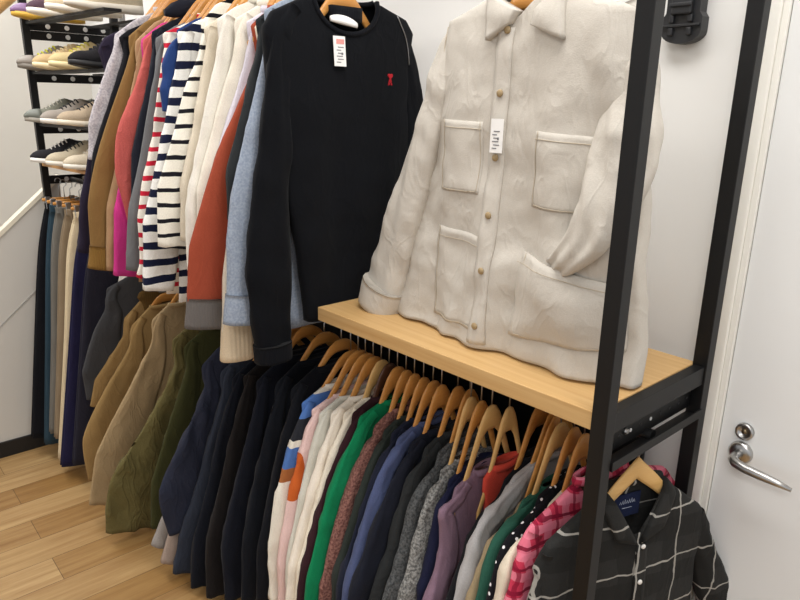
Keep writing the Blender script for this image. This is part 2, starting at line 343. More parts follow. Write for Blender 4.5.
# outlines of the hung clothes: (y, z) in metres, at depth x
GARMENTS = [
 ('upper', 'track_jacket', 'dark purple-navy jacket, first garment of the upper row beside the shoe shelves', 'jacket', 'purple-navy jacket', 'purple', -2.36, 1.03, 1.03, [[0.802, 1.808], [0.768, 1.752], [0.734, 1.612], [0.704, 1.455], [0.694, 1.358], [0.642, 1.121]], {}),
 ('upper', 'knit_top', 'pale grey marled top near the left end of the upper rail', 'top', 'pale grey marled top', 'greystripe', -2.326, 1.03, 1.28, [[0.891, 1.864], [0.799, 1.797], [0.76, 1.72], [0.729, 1.576], [0.7, 1.425]], {}),
 ('upper', 'sweater', 'black sweater between the pale grey marled top and the camel sweater, upper rail', 'sweater', 'black sweater by the camel one', 'black1', -2.292, 1.03, 1.15, [[0.856, 1.829], [0.812, 1.796], [0.768, 1.668], [0.715, 1.458], [0.682, 1.3]], {}),
 ('upper', 'sweater', 'camel brown sweater with ribbed cuff on the upper rail', 'sweater', 'camel brown sweater', 'camel', -2.258, 1.03, 1.05, [[0.903, 1.857], [0.821, 1.789], [0.777, 1.689], [0.727, 1.537], [0.682, 1.368], [0.654, 1.144], [0.645, 1.088]], {'cuff': 'camelrib', 'cl': 0.07}),
 ('upper', 'sweater', 'light brown sweater just right of the camel one, upper rail', 'sweater', 'light brown sweater', 'peach', -2.224, 1.03, 1.022, [[0.918, 1.853], [0.825, 1.77], [0.794, 1.668], [0.767, 1.492], [0.723, 1.305], [0.686, 1.079]], {}),
 ('upper', 'shirt', 'bright magenta pink shirt hanging low below the coral one', 'shirt', 'magenta shirt', 'magenta', -2.19, 1.03, 1.022, [[0.92, 1.845], [0.832, 1.778], [0.802, 1.659], [0.767, 1.494], [0.736, 1.308], [0.696, 1.067]], {}),
 ('upper', 'shirt', 'coral pink shirt with a short pointed sleeve on the upper rail', 'shirt', 'coral shirt', 'coral', -2.156, 1.03, 1.15, [[0.905, 1.836], [0.825, 1.773], [0.79, 1.688], [0.76, 1.6], [0.732, 1.505], [0.735, 1.411], [0.746, 1.241]], {}),
 ('upper', 'jacket', 'black jacket with bunched dark collar on the upper rail, right of the coral shirt', 'jacket', 'black jacket by the coral shirt', 'black2', -2.1, 1.03, 1.15, [[0.921, 1.85], [0.83, 1.798], [0.802, 1.687], [0.769, 1.468], [0.742, 1.318]], {'collar': 'lump'}),
 ('upper', 'shirt', 'mid grey shirt with small white buttons on the upper rail', 'shirt', 'grey buttoned shirt', 'grey', -2.066, 1.03, 1.02, [[0.914, 1.831], [0.827, 1.777], [0.802, 1.701], [0.782, 1.581], [0.758, 1.42], [0.72, 1.247], [0.694, 1.109]], {'buttons': 1}),
 ('upper', 'striped_shirt', 'cream long-sleeved shirt with narrow red stripes', 'shirt', 'red striped shirt', 'redstripe', -2.014, 1.03, 1.022, [[0.906, 1.827], [0.831, 1.794], [0.806, 1.741], [0.792, 1.649], [0.773, 1.474], [0.746, 1.351], [0.724, 1.146], [0.704, 1.092]], {}),
 ('upper', 'shirt', 'royal blue shirt wedged between the red striped and thick navy striped ones', 'shirt', 'royal blue shirt', 'blue', -1.941, 1.03, 1.2, [[0.916, 1.839], [0.842, 1.796], [0.821, 1.752], [0.81, 1.698], [0.805, 1.639], [0.803, 1.584]], {'hw': 0.036}),
 ('upper', 'striped_shirt', 'white shirt with thick navy stripes, left of the thin black striped one', 'shirt', 'thick navy striped shirt', 'navystripe', -1.907, 1.03, 1.022, [[0.903, 1.83], [0.827, 1.787], [0.802, 1.736], [0.79, 1.657], [0.757, 1.481], [0.711, 1.256], [0.686, 1.081]], {}),
 ('upper', 'striped_shirt', 'cream breton shirt with thin black stripes, widest of the striped shirts', 'shirt', 'thin black striped shirt', 'breton', -1.828, 1.03, 1.22, [[0.93, 1.872], [0.864, 1.801], [0.817, 1.747], [0.788, 1.664], [0.764, 1.512], [0.727, 1.337], [0.708, 1.22]], {'hw': 0.085}),
 ('upper', 'sweater', 'beige cream sweater just right of the thin black striped shirt', 'sweater', 'beige cream sweater on the upper rail', 'cream1', -1.77, 1.03, 1.05, [[0.904, 1.83], [0.845, 1.791], [0.821, 1.732], [0.813, 1.669], [0.794, 1.488], [0.751, 1.244]], {}),
 ('upper', 'shirt', 'white long-sleeved shirt, left one of the two wide white shirts on the upper rail', 'shirt', 'left wide white shirt', 'white1', -1.706, 1.03, 1.022, [[0.925, 1.856], [0.848, 1.806], [0.825, 1.742], [0.809, 1.644], [0.785, 1.5], [0.735, 1.173]], {}),
 ('upper', 'shirt', 'off-white long-sleeved shirt, right one of the two wide white shirts on the upper rail', 'shirt', 'right wide white shirt', 'white2', -1.67, 1.04, 1.022, [[0.97, 1.86], [0.875, 1.806], [0.843, 1.742], [0.825, 1.644], [0.798, 1.494], [0.751, 1.233]], {'hw': 0.075}),
 ('upper', 'shirt', 'pale lilac shirt between the white shirts and the rust sweatshirt', 'shirt', 'pale lilac shirt', 'lilac', -1.636, 1.031, 1.05, [[0.961, 1.84], [0.896, 1.801], [0.869, 1.73], [0.853, 1.645], [0.815, 1.495], [0.763, 1.264]], {}),
 ('upper', 'sweatshirt', 'rust orange sweatshirt with grey ribbed cuff on the upper rail', 'sweatshirt', 'rust sweatshirt', 'rust', -1.602, 1.03, 1.02, [[0.941, 1.83], [0.893, 1.789], [0.858, 1.712], [0.81, 1.591], [0.776, 1.498], [0.74, 1.363], [0.699, 1.181], [0.681, 1.051]], {'cuff': 'greyrib', 'cl': 0.06, 'hw': 0.08}),
 ('upper', 'sweater', 'cream sweater whose long ribbed cuff shows below the grey-blue shirt cuff', 'sweater', 'cream sweater with the long ribbed cuff', 'cream3', -1.568, 1.03, 1.06, [[0.932, 1.827], [0.885, 1.782], [0.865, 1.715], [0.839, 1.592], [0.822, 1.499], [0.803, 1.362], [0.775, 1.14], [0.756, 0.99], [0.757, 0.947]], {'cuff': 'creamrib', 'cl': 0.12, 'hw': 0.058}),
 ('upper', 'jacket', 'dark charcoal jacket squeezed between the rust sweatshirt and the grey-blue shirt', 'jacket', 'charcoal jacket by the rust sweatshirt', 'dark3', -1.534, 1.03, 1.05, [[0.918, 1.832], [0.867, 1.796], [0.845, 1.736], [0.833, 1.667], [0.805, 1.509], [0.775, 1.331]], {}),
 ('upper', 'shirt', 'grey-blue oxford shirt with buttoned cuff beside the black long-sleeved top', 'shirt', 'grey-blue oxford shirt', 'oxford', -1.5, 1.03, 1.022, [[0.937, 1.853], [0.867, 1.816], [0.842, 1.734], [0.81, 1.593], [0.792, 1.504], [0.772, 1.397], [0.765, 1.281], [0.75, 1.167], [0.738, 1.077]], {'cuff': 'oxford', 'cl': 0.065}),
 ('lower', 'jacket', 'dark charcoal jacket hanging below the camel sweater, beside the trousers', 'jacket', 'charcoal jacket beside the trousers', 'charjacket', -2.8, 1.075, 0.25, [[0.937, 0.893], [0.831, 0.85], [0.787, 0.78], [0.758, 0.656], [0.725, 0.394]], {'hw': 0.09}),
 ('lower', 'work_jacket', 'camel jacket with brown corduroy collar, leftmost of the tan jackets', 'jacket', 'corduroy-collared camel jacket', 'cameljk', -2.766, 1.077, 0.25, [[0.978, 0.796], [0.877, 0.705], [0.808, 0.587], [0.758, 0.465], [0.724, 0.374]], {'collar': 'cord', 'hw': 0.085}),
 ('lower', 'jacket', 'ochre tan long jacket behind the sand-coloured one on the lower rail', 'jacket', 'ochre tan jacket', 'camel2', -2.732, 1.078, 0.1, [[1.006, 0.773], [0.886, 0.672], [0.819, 0.572], [0.742, 0.413], [0.687, 0.247], [0.675, 0.062]], {'hw': 0.09}),
 ('lower', 'jacket', 'long sand-beige jacket left of the crumpled olive jacket', 'jacket', 'sand-beige jacket', 'tan', -2.5, 1.09, 0.07, [[0.992, 0.839], [0.897, 0.767], [0.836, 0.694], [0.789, 0.568], [0.705, 0.38], [0.636, 0.187], [0.606, 0.088]], {'hw': 0.1}),
 ('lower', 'quilted_jacket', 'crumpled olive green jacket almost touching the floor', 'jacket', 'crumpled olive jacket', 'olive', -2.329, 1.099, 0.06, [[1.002, 0.794], [0.903, 0.736], [0.846, 0.65], [0.801, 0.521], [0.735, 0.377], [0.653, 0.219], [0.61, 0.052]], {'wr': 2.0, 'hw': 0.12}),
 ('lower', 'coat', 'dark moss green coat just right of the crumpled olive jacket', 'coat', 'dark moss coat', 'oliveD', -2.191, 1.105, 0.1, [[0.978, 0.809], [0.891, 0.752], [0.855, 0.673], [0.815, 0.508], [0.765, 0.282], [0.73, 0.095]], {'hw': 0.085}),
 ('lower', 'dress', 'pale grey long garment whose hem shows under the dark moss coat', 'dress', 'pale grey long garment', 'pale', -2.047, 1.113, 0.06, [[0.987, 0.734], [0.922, 0.668], [0.886, 0.58], [0.832, 0.443], [0.751, 0.257], [0.676, 0.129]], {}),
 ('lower', 'dress', 'pinkish beige long garment whose hem almost reaches the floor beside the navy jackets', 'dress', 'pinkish beige long garment', 'pinkish', -2.013, 1.114, 0.04, [[0.985, 0.738], [0.928, 0.671], [0.897, 0.589], [0.839, 0.455], [0.765, 0.248], [0.692, 0.071]], {}),
 ('lower', 'padded_jacket', 'navy padded jacket with rounded sleeve, first of the navy coats from the left', 'jacket', 'padded navy jacket', 'navyA', -1.979, 1.116, 0.12, [[0.935, 0.812], [0.86, 0.752], [0.818, 0.656], [0.773, 0.531], [0.726, 0.417], [0.708, 0.329], [0.717, 0.188]], {'wr': 1.5, 'hw': 0.08}),
 ('lower', 'coat', 'slate navy coat with long pointed sleeve next to the padded navy jacket', 'coat', 'slate navy coat', 'navyB', -1.945, 1.118, 0.08, [[0.998, 0.785], [0.906, 0.729], [0.868, 0.642], [0.841, 0.521], [0.788, 0.293], [0.735, 0.159], [0.705, 0.06]], {'hw': 0.08}),
 ('lower', 'coat', 'very dark navy coat right of the pointed-sleeve slate navy coat', 'coat', 'very dark navy coat', 'navyC', -1.874, 1.121, 0.06, [[0.996, 0.779], [0.913, 0.73], [0.874, 0.666], [0.845, 0.55], [0.8, 0.324], [0.76, 0.167], [0.735, 0.03]], {}),
 ('lower', 'coat', 'brownish black coat in the middle of the dark coats', 'coat', 'brownish black coat', 'brownblack', -1.798, 1.125, 0.05, [[0.983, 0.799], [0.917, 0.761], [0.878, 0.693], [0.85, 0.579], [0.808, 0.359], [0.77, 0.168], [0.756, 0.03]], {}),
 ('lower', 'coat', 'blue-black coat third from the right end of the dark coats', 'coat', 'third dark coat from the right', 'blackA', -1.715, 1.129, 0.05, [[0.994, 0.822], [0.914, 0.77], [0.883, 0.705], [0.864, 0.609], [0.835, 0.462], [0.8, 0.288], [0.782, 0.057]], {}),
 ('lower', 'coat', 'black coat second from the right end of the dark coats', 'coat', 'second dark coat from the right', 'blackB', -1.628, 1.134, 0.06, [[1.027, 0.848], [0.926, 0.784], [0.888, 0.704], [0.87, 0.61], [0.836, 0.417], [0.813, 0.247], [0.798, 0.106]], {}),
 ('lower', 'coat', 'black coat next to the blue-patched white sweater, last of the dark coats', 'coat', 'last dark coat', 'navyD', -1.544, 1.138, 0.08, [[1.022, 0.85], [0.93, 0.799], [0.893, 0.719], [0.876, 0.627], [0.848, 0.455], [0.82, 0.294], [0.806, 0.156]], {}),
 ('lower', 'sweater', 'white sweater with blue and brown colour-block patches beside the black coats', 'sweater', 'blue-patched white sweater', 'patch', -1.5, 1.14, 0.1, [[1.012, 0.804], [0.942, 0.774], [0.907, 0.741], [0.876, 0.63], [0.851, 0.509], [0.836, 0.312], [0.827, 0.174]], {}),
 ('lower', 'sweater', 'pale pink sweater with an orange patch on the sleeve', 'sweater', 'pale pink sweater', 'pink', -1.466, 1.142, 0.1, [[1.023, 0.787], [0.953, 0.764], [0.915, 0.733], [0.884, 0.604], [0.864, 0.495], [0.851, 0.338], [0.838, 0.19], [0.834, 0.15]], {}),
 ('lower', 'cardigan', 'off-white greyish cardigan right of the pale pink sweater', 'cardigan', 'off-white greyish cardigan', 'whitecardi', -1.433, 1.143, 0.12, [[1.042, 0.8], [0.951, 0.759], [0.919, 0.714], [0.896, 0.615], [0.875, 0.468], [0.842, 0.21], [0.837, 0.17]], {}),
 ('lower', 'sweater', 'ivory sweater, left one of the two bright cream sweaters on the lower rail', 'sweater', 'left bright cream sweater', 'cream2', -1.399, 1.145, 0.12, [[1.06, 0.81], [0.968, 0.767], [0.934, 0.723], [0.905, 0.627], [0.87, 0.465], [0.825, 0.241], [0.811, 0.17]], {}),
 ('lower', 'sweater', 'cream sweater directly left of the dark maroon one', 'sweater', 'cream sweater left of maroon', 'cream3', -1.365, 1.147, 0.15, [[1.084, 0.812], [0.985, 0.775], [0.944, 0.733], [0.919, 0.659], [0.881, 0.478], [0.831, 0.26], [0.818, 0.2]], {}),
 ('lower', 'cardigan', 'dark maroon cardigan left of the bright green sweater', 'cardigan', 'dark maroon cardigan', 'maroon', -1.331, 1.148, 0.15, [[1.086, 0.824], [0.991, 0.786], [0.947, 0.74], [0.912, 0.662], [0.869, 0.502], [0.82, 0.288], [0.8, 0.2]], {}),
 ('lower', 'sweater', 'bright emerald green sweater on the lower rail', 'sweater', 'emerald green sweater', 'green', -1.298, 1.15, 0.15, [[1.105, 0.824], [0.983, 0.79], [0.926, 0.732], [0.902, 0.657], [0.877, 0.569], [0.828, 0.306], [0.809, 0.2]], {'hw': 0.065}),
 ('lower', 'sweater', 'brown-mauve heather knit sweater right of the emerald green one', 'sweater', 'brown-mauve sweater', 'heather', -1.264, 1.152, 0.15, [[1.121, 0.81], [1.011, 0.764], [0.96, 0.728], [0.933, 0.66], [0.888, 0.508], [0.852, 0.315], [0.83, 0.2]], {}),
 ('lower', 'sweater', 'dark grey-green sweater right of the brown-mauve heather one', 'sweater', 'dark grey-green sweater', 'darkgreen', -1.231, 1.153, 0.2, [[1.121, 0.801], [1.018, 0.763], [0.971, 0.73], [0.941, 0.649], [0.893, 0.456], [0.868, 0.328], [0.853, 0.25]], {}),
 ('lower', 'sweater', 'dark navy sweater left of the slate blue one on the lower rail', 'sweater', 'navy sweater left of slate blue', 'navyE', -1.197, 1.155, 0.2, [[1.116, 0.807], [1.018, 0.771], [0.968, 0.731], [0.935, 0.656], [0.888, 0.478], [0.861, 0.354], [0.838, 0.25]], {}),
 ('lower', 'sweater', 'slate blue sweater in the middle of the lower rail', 'sweater', 'slate blue sweater', 'slate', -1.164, 1.159, 0.2, [[1.129, 0.807], [1.003, 0.773], [0.954, 0.745], [0.928, 0.689], [0.892, 0.528], [0.859, 0.377], [0.831, 0.25]], {}),
 ('lower', 'sweater', 'near-black navy sweater right of the slate blue one', 'sweater', 'near-black navy sweater', 'navyF', -1.131, 1.158, 0.2, [[1.127, 0.797], [1.022, 0.764], [0.966, 0.733], [0.927, 0.634], [0.889, 0.516], [0.853, 0.402], [0.815, 0.25]], {}),
 ('lower', 'sweater', 'black-grey chunky sweater left of the dark grey wool one', 'sweater', 'black-grey sweater', 'charknit', -1.097, 1.184, 0.22, [[1.154, 0.796], [1.04, 0.76], [0.983, 0.728], [0.955, 0.624], [0.931, 0.515], [0.892, 0.402], [0.859, 0.27]], {}),
 ('lower', 'sweater', 'dark grey wool sweater left of the light grey marled one', 'sweater', 'dark grey wool sweater', 'dgrey', -1.064, 1.195, 0.22, [[1.165, 0.788], [1.058, 0.757], [0.997, 0.718], [0.966, 0.657], [0.942, 0.529], [0.911, 0.414], [0.875, 0.27]], {}),
 ('lower', 'sweater', 'light grey marled wool sweater in the middle of the lower rail', 'sweater', 'light grey marled sweater', 'lgrey', -1.031, 1.163, 0.22, [[1.125, 0.753], [1.041, 0.731], [0.987, 0.704], [0.966, 0.655], [0.958, 0.573], [0.935, 0.422], [0.912, 0.27]], {}),
 ('lower', 'top', 'small navy top with pale blue trim between the grey marled sweater and the mauve cardigan', 'top', 'small navy top', 'navysm', -0.998, 1.165, 0.3, [[1.124, 0.748], [1.036, 0.72], [0.977, 0.675], [0.98, 0.595], [0.982, 0.536], [0.966, 0.427], [0.954, 0.35]], {}),
 ('lower', 'cardigan', 'dusty mauve cardigan with drooping shoulder', 'cardigan', 'mauve cardigan', 'mauve', -0.965, 1.167, 0.25, [[1.121, 0.75], [1.02, 0.718], [0.971, 0.695], [0.99, 0.637], [0.997, 0.557], [0.958, 0.453], [0.919, 0.3]], {'hw': 0.035}),
 ('lower', 'tank_top', 'coral red sleeveless top sliding off its light hanger', 'top', 'coral red sleeveless top', 'coral2', -0.931, 1.193, 0.3, [[1.163, 0.769], [1.093, 0.732], [1.038, 0.705], [1.027, 0.666], [1.011, 0.59], [0.99, 0.457], [0.974, 0.35]], {'sleeve': 0}),
 ('lower', 'sweater', 'plain black sweater left of the light grey gathered sweatshirt', 'sweater', 'plain black sweater', 'black8', -0.898, 1.277, 0.3, [[1.247, 0.775], [1.117, 0.727], [1.042, 0.694], [1.007, 0.638], [0.988, 0.565], [0.969, 0.49], [0.934, 0.35]], {}),
 ('lower', 'sweatshirt', 'light grey sweatshirt with gathered shoulder on the lower rail', 'sweatshirt', 'light grey sweatshirt', 'lgsweat', -0.865, 1.301, 0.3, [[1.271, 0.789], [1.094, 0.761], [1.001, 0.713], [0.976, 0.645], [0.963, 0.584], [0.953, 0.521], [0.928, 0.35]], {'wr': 1.3}),
 ('lower', 'top', 'thin beige top showing as a narrow edge left of the forest green sweater', 'top', 'thin beige top', 'tanthin', -0.832, 1.256, 0.3, [[1.226, 0.729], [1.088, 0.713], [1.003, 0.688], [0.98, 0.636], [0.967, 0.589], [0.957, 0.54], [0.918, 0.35]], {}),
 ('lower', 'sweater', 'forest green sweater near the right end of the lower rail', 'sweater', 'forest green sweater', 'dgreen2', -0.799, 1.219, 0.3, [[1.189, 0.763], [1.058, 0.751], [0.979, 0.73], [0.956, 0.688], [0.951, 0.631], [0.946, 0.568], [0.928, 0.35]], {}),
 ('lower', 'blouse', 'black blouse with white polka dots', 'blouse', 'polka dot blouse', 'polka', -0.766, 1.224, 0.3, [[1.194, 0.792], [1.078, 0.772], [0.995, 0.749], [0.956, 0.707], [0.948, 0.653], [0.947, 0.59], [0.942, 0.35]], {}),
 ('lower', 'sweater', 'oatmeal sweater right of the polka dot blouse', 'sweater', 'oatmeal sweater', 'cream4', -0.733, 1.216, 0.3, [[1.186, 0.796], [1.071, 0.767], [0.97, 0.763], [0.936, 0.722], [0.931, 0.67], [0.932, 0.619], [0.932, 0.35]], {}),
 ('lower', 'plaid_shirt', 'red and pink plaid shirt behind the charcoal plaid shirt', 'shirt', 'red plaid shirt', 'redplaid', -0.7, 1.198, 0.3, [[1.168, 0.798], [1.069, 0.765], [0.97, 0.748], [0.922, 0.725], [0.913, 0.688], [0.913, 0.652], [0.913, 0.35]], {}),
]
TROUSERS = [
 ('trousers', 'black trousers at the left end of the row beside the white panel', 'tblack', -3.2, [[0.761, 1.176], [0.715, 0.973], [0.648, 0.567], [0.575, 0.091]]),
 ('jeans', 'teal blue jeans second from the left under the shoe shelves', 'tteal', -3.14, [[0.765, 1.174], [0.733, 0.981], [0.68, 0.577], [0.613, 0.072]]),
 ('trousers', 'grey trousers between the teal jeans and the taupe trousers', 'tgrey', -3.09, [[0.775, 1.171], [0.741, 0.989], [0.692, 0.588], [0.63, 0.143]]),
 ('trousers', 'taupe trousers left of the cream ones under the shoe shelves', 'ttan', -3.03, [[0.794, 1.168], [0.757, 0.997], [0.702, 0.603], [0.635, 0.141]]),
 ('trousers', 'cream trousers under the shoe shelves', 'tcream', -2.97, [[0.811, 1.162], [0.773, 1.005], [0.716, 0.617], [0.625, 0.06]]),
 ('trousers', 'deep indigo trousers right of the cream ones', 'tnavy', -2.91, [[0.835, 1.151], [0.786, 0.993], [0.721, 0.633], [0.617, 0.056]]),
 ('trousers', 'dark grey-navy trousers rightmost of the trouser row', 'tdark', -2.85, [[0.853, 1.132], [0.798, 0.917], [0.734, 0.557], [0.651, 0.08]]),
]
CAM = ((0.660965, 0.75023, 0.016736), (-0.223469, 0.175492, 0.958783), (-0.716371, 0.637462, -0.283647))
# ---------------------------------------------------------------- garments
class Body:
    """flattened torso of a hung garment in local coords: y across, z up, +x is the face"""
    def __init__(s, Fp, Bp, hem, th=.02, amp=.006, nw=.065, seed=0, drop=0, vneck=False, flare=.35, kf=55, tilt=0):
        s.F, s.hem, s.th, s.amp, s.nw, s.seed, s.drop, s.vneck = Fp, hem, th, amp, nw, seed, drop, vneck
        s.kf = kf; s.f0 = .08 if th < .02 else .3
        top = Fp[0]
        s.zN = top[1]+max(0, (-nw-top[0]))*.45
        s.shF = Fp[1]; s.shB = Bp[1] if Bp else [-Fp[1][0], Fp[1][1]]
        bz = Bp[0] if Bp else [-top[0], top[1]]
        def side(sh, top, sg, full):
            pts = [(sg*nw, s.zN)]
            if abs(top[0]) > nw+.005: pts.append((top[0], min(top[1], s.zN-.002)))
            y, z = sh
            a, c = (top[0]+(y-top[0])*.72, top[1]+(z-top[1])*.72)
            pts.append((a, min(c, pts[-1][1]-.003)))
            pts.append((y-sg*.018, min(z-.018, pts[-1][1]-.004)))
            pts.append((y-sg*.035, z-.10))
            zb = hem
            end = interp(full, zb) if full else y
            dy = (end-y)*flare if full else 0
            pts.append((y-sg*.02+dy*.55, (z+zb)/2))
            pts.append((y-sg*.005+dy, zb))
            return pts
        s.fe = side(s.shF, top, -1, Fp); s.be = side(s.shB, bz, 1, Bp)
        s.tilt = tilt
    def edges(s, z): return interp(s.fe, z), interp(s.be, z)
    def prm(s, z):
        f, b = s.edges(z); w = max((b-f)/2, .01); c = (b+f)/2
        d = s.zN-z
        k = min(1, max(0, d/.13)); k = k*k*(3-2*k)
        t = s.th*(.72+.28*k)*(1+.25*min(1, d/(s.zN-s.hem+1e-6)))
        return c, w, t
    def fold(s, y, z):
        r = min(1, max(0, (s.zN-z-.03)/(.55*(s.zN-s.hem)+1e-6))); sd = s.seed*3.17
        a = math.sin(y*s.kf+sd+z*2.2+2*nz(y, z, sd, 2.3))+.55*math.sin(y*s.kf*1.9-sd-z*3.1+2.5*nz(y, z, sd+5, 3.1))
        b = nz(y*1.0, z*.8, sd, 9)*.9+nz(y, z, sd, 22)*.35
        return s.amp*(r*a*.6+(s.f0+(1-s.f0)*r)*b)
    def front(s, y, z):
        c, w, t = s.prm(z); u = max(-1, min(1, (y-c)/w)); sn = math.sqrt(max(0, 1-u*u))
        return t*sn**.55+s.fold(y, z)
    def mesh(s, name, mat, parent, m=40, n=34):
        rings = []
        zs = []
        zsh = min(s.shF[1], s.shB[1])
        for i in range(10): zs.append(s.zN+(zsh-s.zN)*i/10)
        for i in range(n): zs.append(zsh+(s.hem-zsh)*i/(n-1))
        for z in zs:
            c, w, t = s.prm(z); ring = []
            for k in range(m):
                a = 2*PI*k/m; cs, sn = math.cos(a), math.sin(a)
                y = c+w*cs; x = t*math.copysign(abs(sn)**.55, sn)+s.fold(y, z)
                zz = z+.006*nz(y, s.seed, 0, 7)*(1 if z < s.hem+.01 else 0)
                if s.drop and abs(y) < s.nw:
                    u = abs(y)/s.nw
                    lim = s.zN-(s.drop if sn > 0 else s.drop*.12)*((1-u) if s.vneck and sn > 0 else math.sqrt(1-u*u))
                    zz = min(zz, lim)
                ring.append((x, y, zz))
            rings.append(ring)
        v, f = loft(rings, not s.drop, True)
        return mobj(name, v, f, mat, parent, recalc=False)

def sleeve_mesh(name, path, hw, ht, mat, parent, seed=0, wr=1.0, n=30, m=16, cap0=True):
    """flattened tube along a 3D path; hw in plane of the garment, ht across it"""
    P = cr(path, n)
    for _ in range(5):
        P = [P[0]]+[P[i]*.5+(P[i-1]+P[i+1])*.25 for i in range(1, n-1)]+[P[-1]]
    Wd = cr([(a, b, 0) for a, b in zip(hw, ht)], n)
    rings = []
    for i, p in enumerate(P):
        t = (P[min(i+1, n-1)]-P[max(i-1, 0)]).normalized()
        X = Vector((1, 0, 0)); X = (X-t*X.dot(t)).normalized(); nn = t.cross(X)
        ring = []
        for k in range(m):
            a = 2*PI*k/m; cs, sn = math.cos(a), math.sin(a)
            q = p+nn*(cs*Wd[i][0])+X*(math.copysign(abs(sn)**.75, sn)*Wd[i][1])
            g = min(1, i/5)
            d = wr*(.004*nz(q.x*.6, q.y*1.3, q.z*.55, 24+seed % 3)+.004*nz(q.y*1.5+seed, q.z*.5, seed, 11)*g)
            rd = 1-abs(nz(q.y*1.2+seed*1.7, q.z*.8+.25*q.y, seed*.9, 13))*2.6
            d += wr*.004*max(-.4, rd)*g
            d += wr*.002*math.sin(cs*7+seed+i*.22)*g
            q = q+X*d*(1 if sn >= 0 else -1)+nn*d*cs*.3
            ring.append(q)
        rings.append(ring)
    v, f = loft(rings, cap0, True)
    return mobj(name, v, f, mat, parent, recalc=False), P, Wd

def edge_to_path(E, hw, x=0.0, sg=1):
    """shift an outline polyline inward by hw (list) to get the sleeve's centre line"""
    out = []
    for i, e in enumerate(E):
        a = E[max(i-1, 0)]; b = E[min(i+1, len(E)-1)]
        t = Vector((b[0]-a[0], b[1]-a[1])).normalized()
        nrm = Vector((-t.y, t.x))
        if nrm.x*sg < 0: nrm = -nrm
        out.append((x, e[0]+nrm.x*hw[i], e[1]+nrm.y*hw[i]))
    return out

def lst(a, b, n): return [a+(b-a)*i/(n-1) for i in range(n)]

def cuff_mesh(parent, P, Wd, mat, length, grow=1.1):
    pts = [P[-1]]; i = len(P)-1; acc = 0
    while acc < length and i > 0:
        acc += (P[i]-P[i-1]).length; i -= 1; pts.append(P[i])
    pts = pts[::-1]
    e = (pts[-1]-pts[-2]).normalized()*.006
    pts[-1] = pts[-1]+e
    w = Wd[-1]
    return sleeve_mesh('cuff', pts, [w[0]*grow*1.06]+[w[0]*grow*1.04]*(len(pts)-1), [w[1]*grow*1.55]*len(pts), mat, parent, 3, .5, n=8, m=20)[0]

def collar_band(parent, z, nw, mat, name='collar', tx=.016, h=.028, drop=0):
    rings = []
    n = 28
    for k in range(n):
        a = 2*PI*k/n; y = nw*math.cos(a); x = tx*math.sin(a)
        zz = z+.004-(drop*max(0, math.sin(a))**.8 if drop else 0)
        o = Vector((math.sin(a)*.004, math.cos(a)*.004, 0))
        c = Vector((x, y, zz))
        rings.append([c+o+Vector((0, 0, -h*.5)), c+o*1.6+Vector((0, 0, 0)), c+o+Vector((0, 0, h*.5)), c-o*.2+Vector((0, 0, h*.5)), c-o*.2+Vector((0, 0, -h*.5))])
    rings.append(rings[0])
    v, f = loft(rings, False, False)
    return mobj(name, v, f, mat, parent)

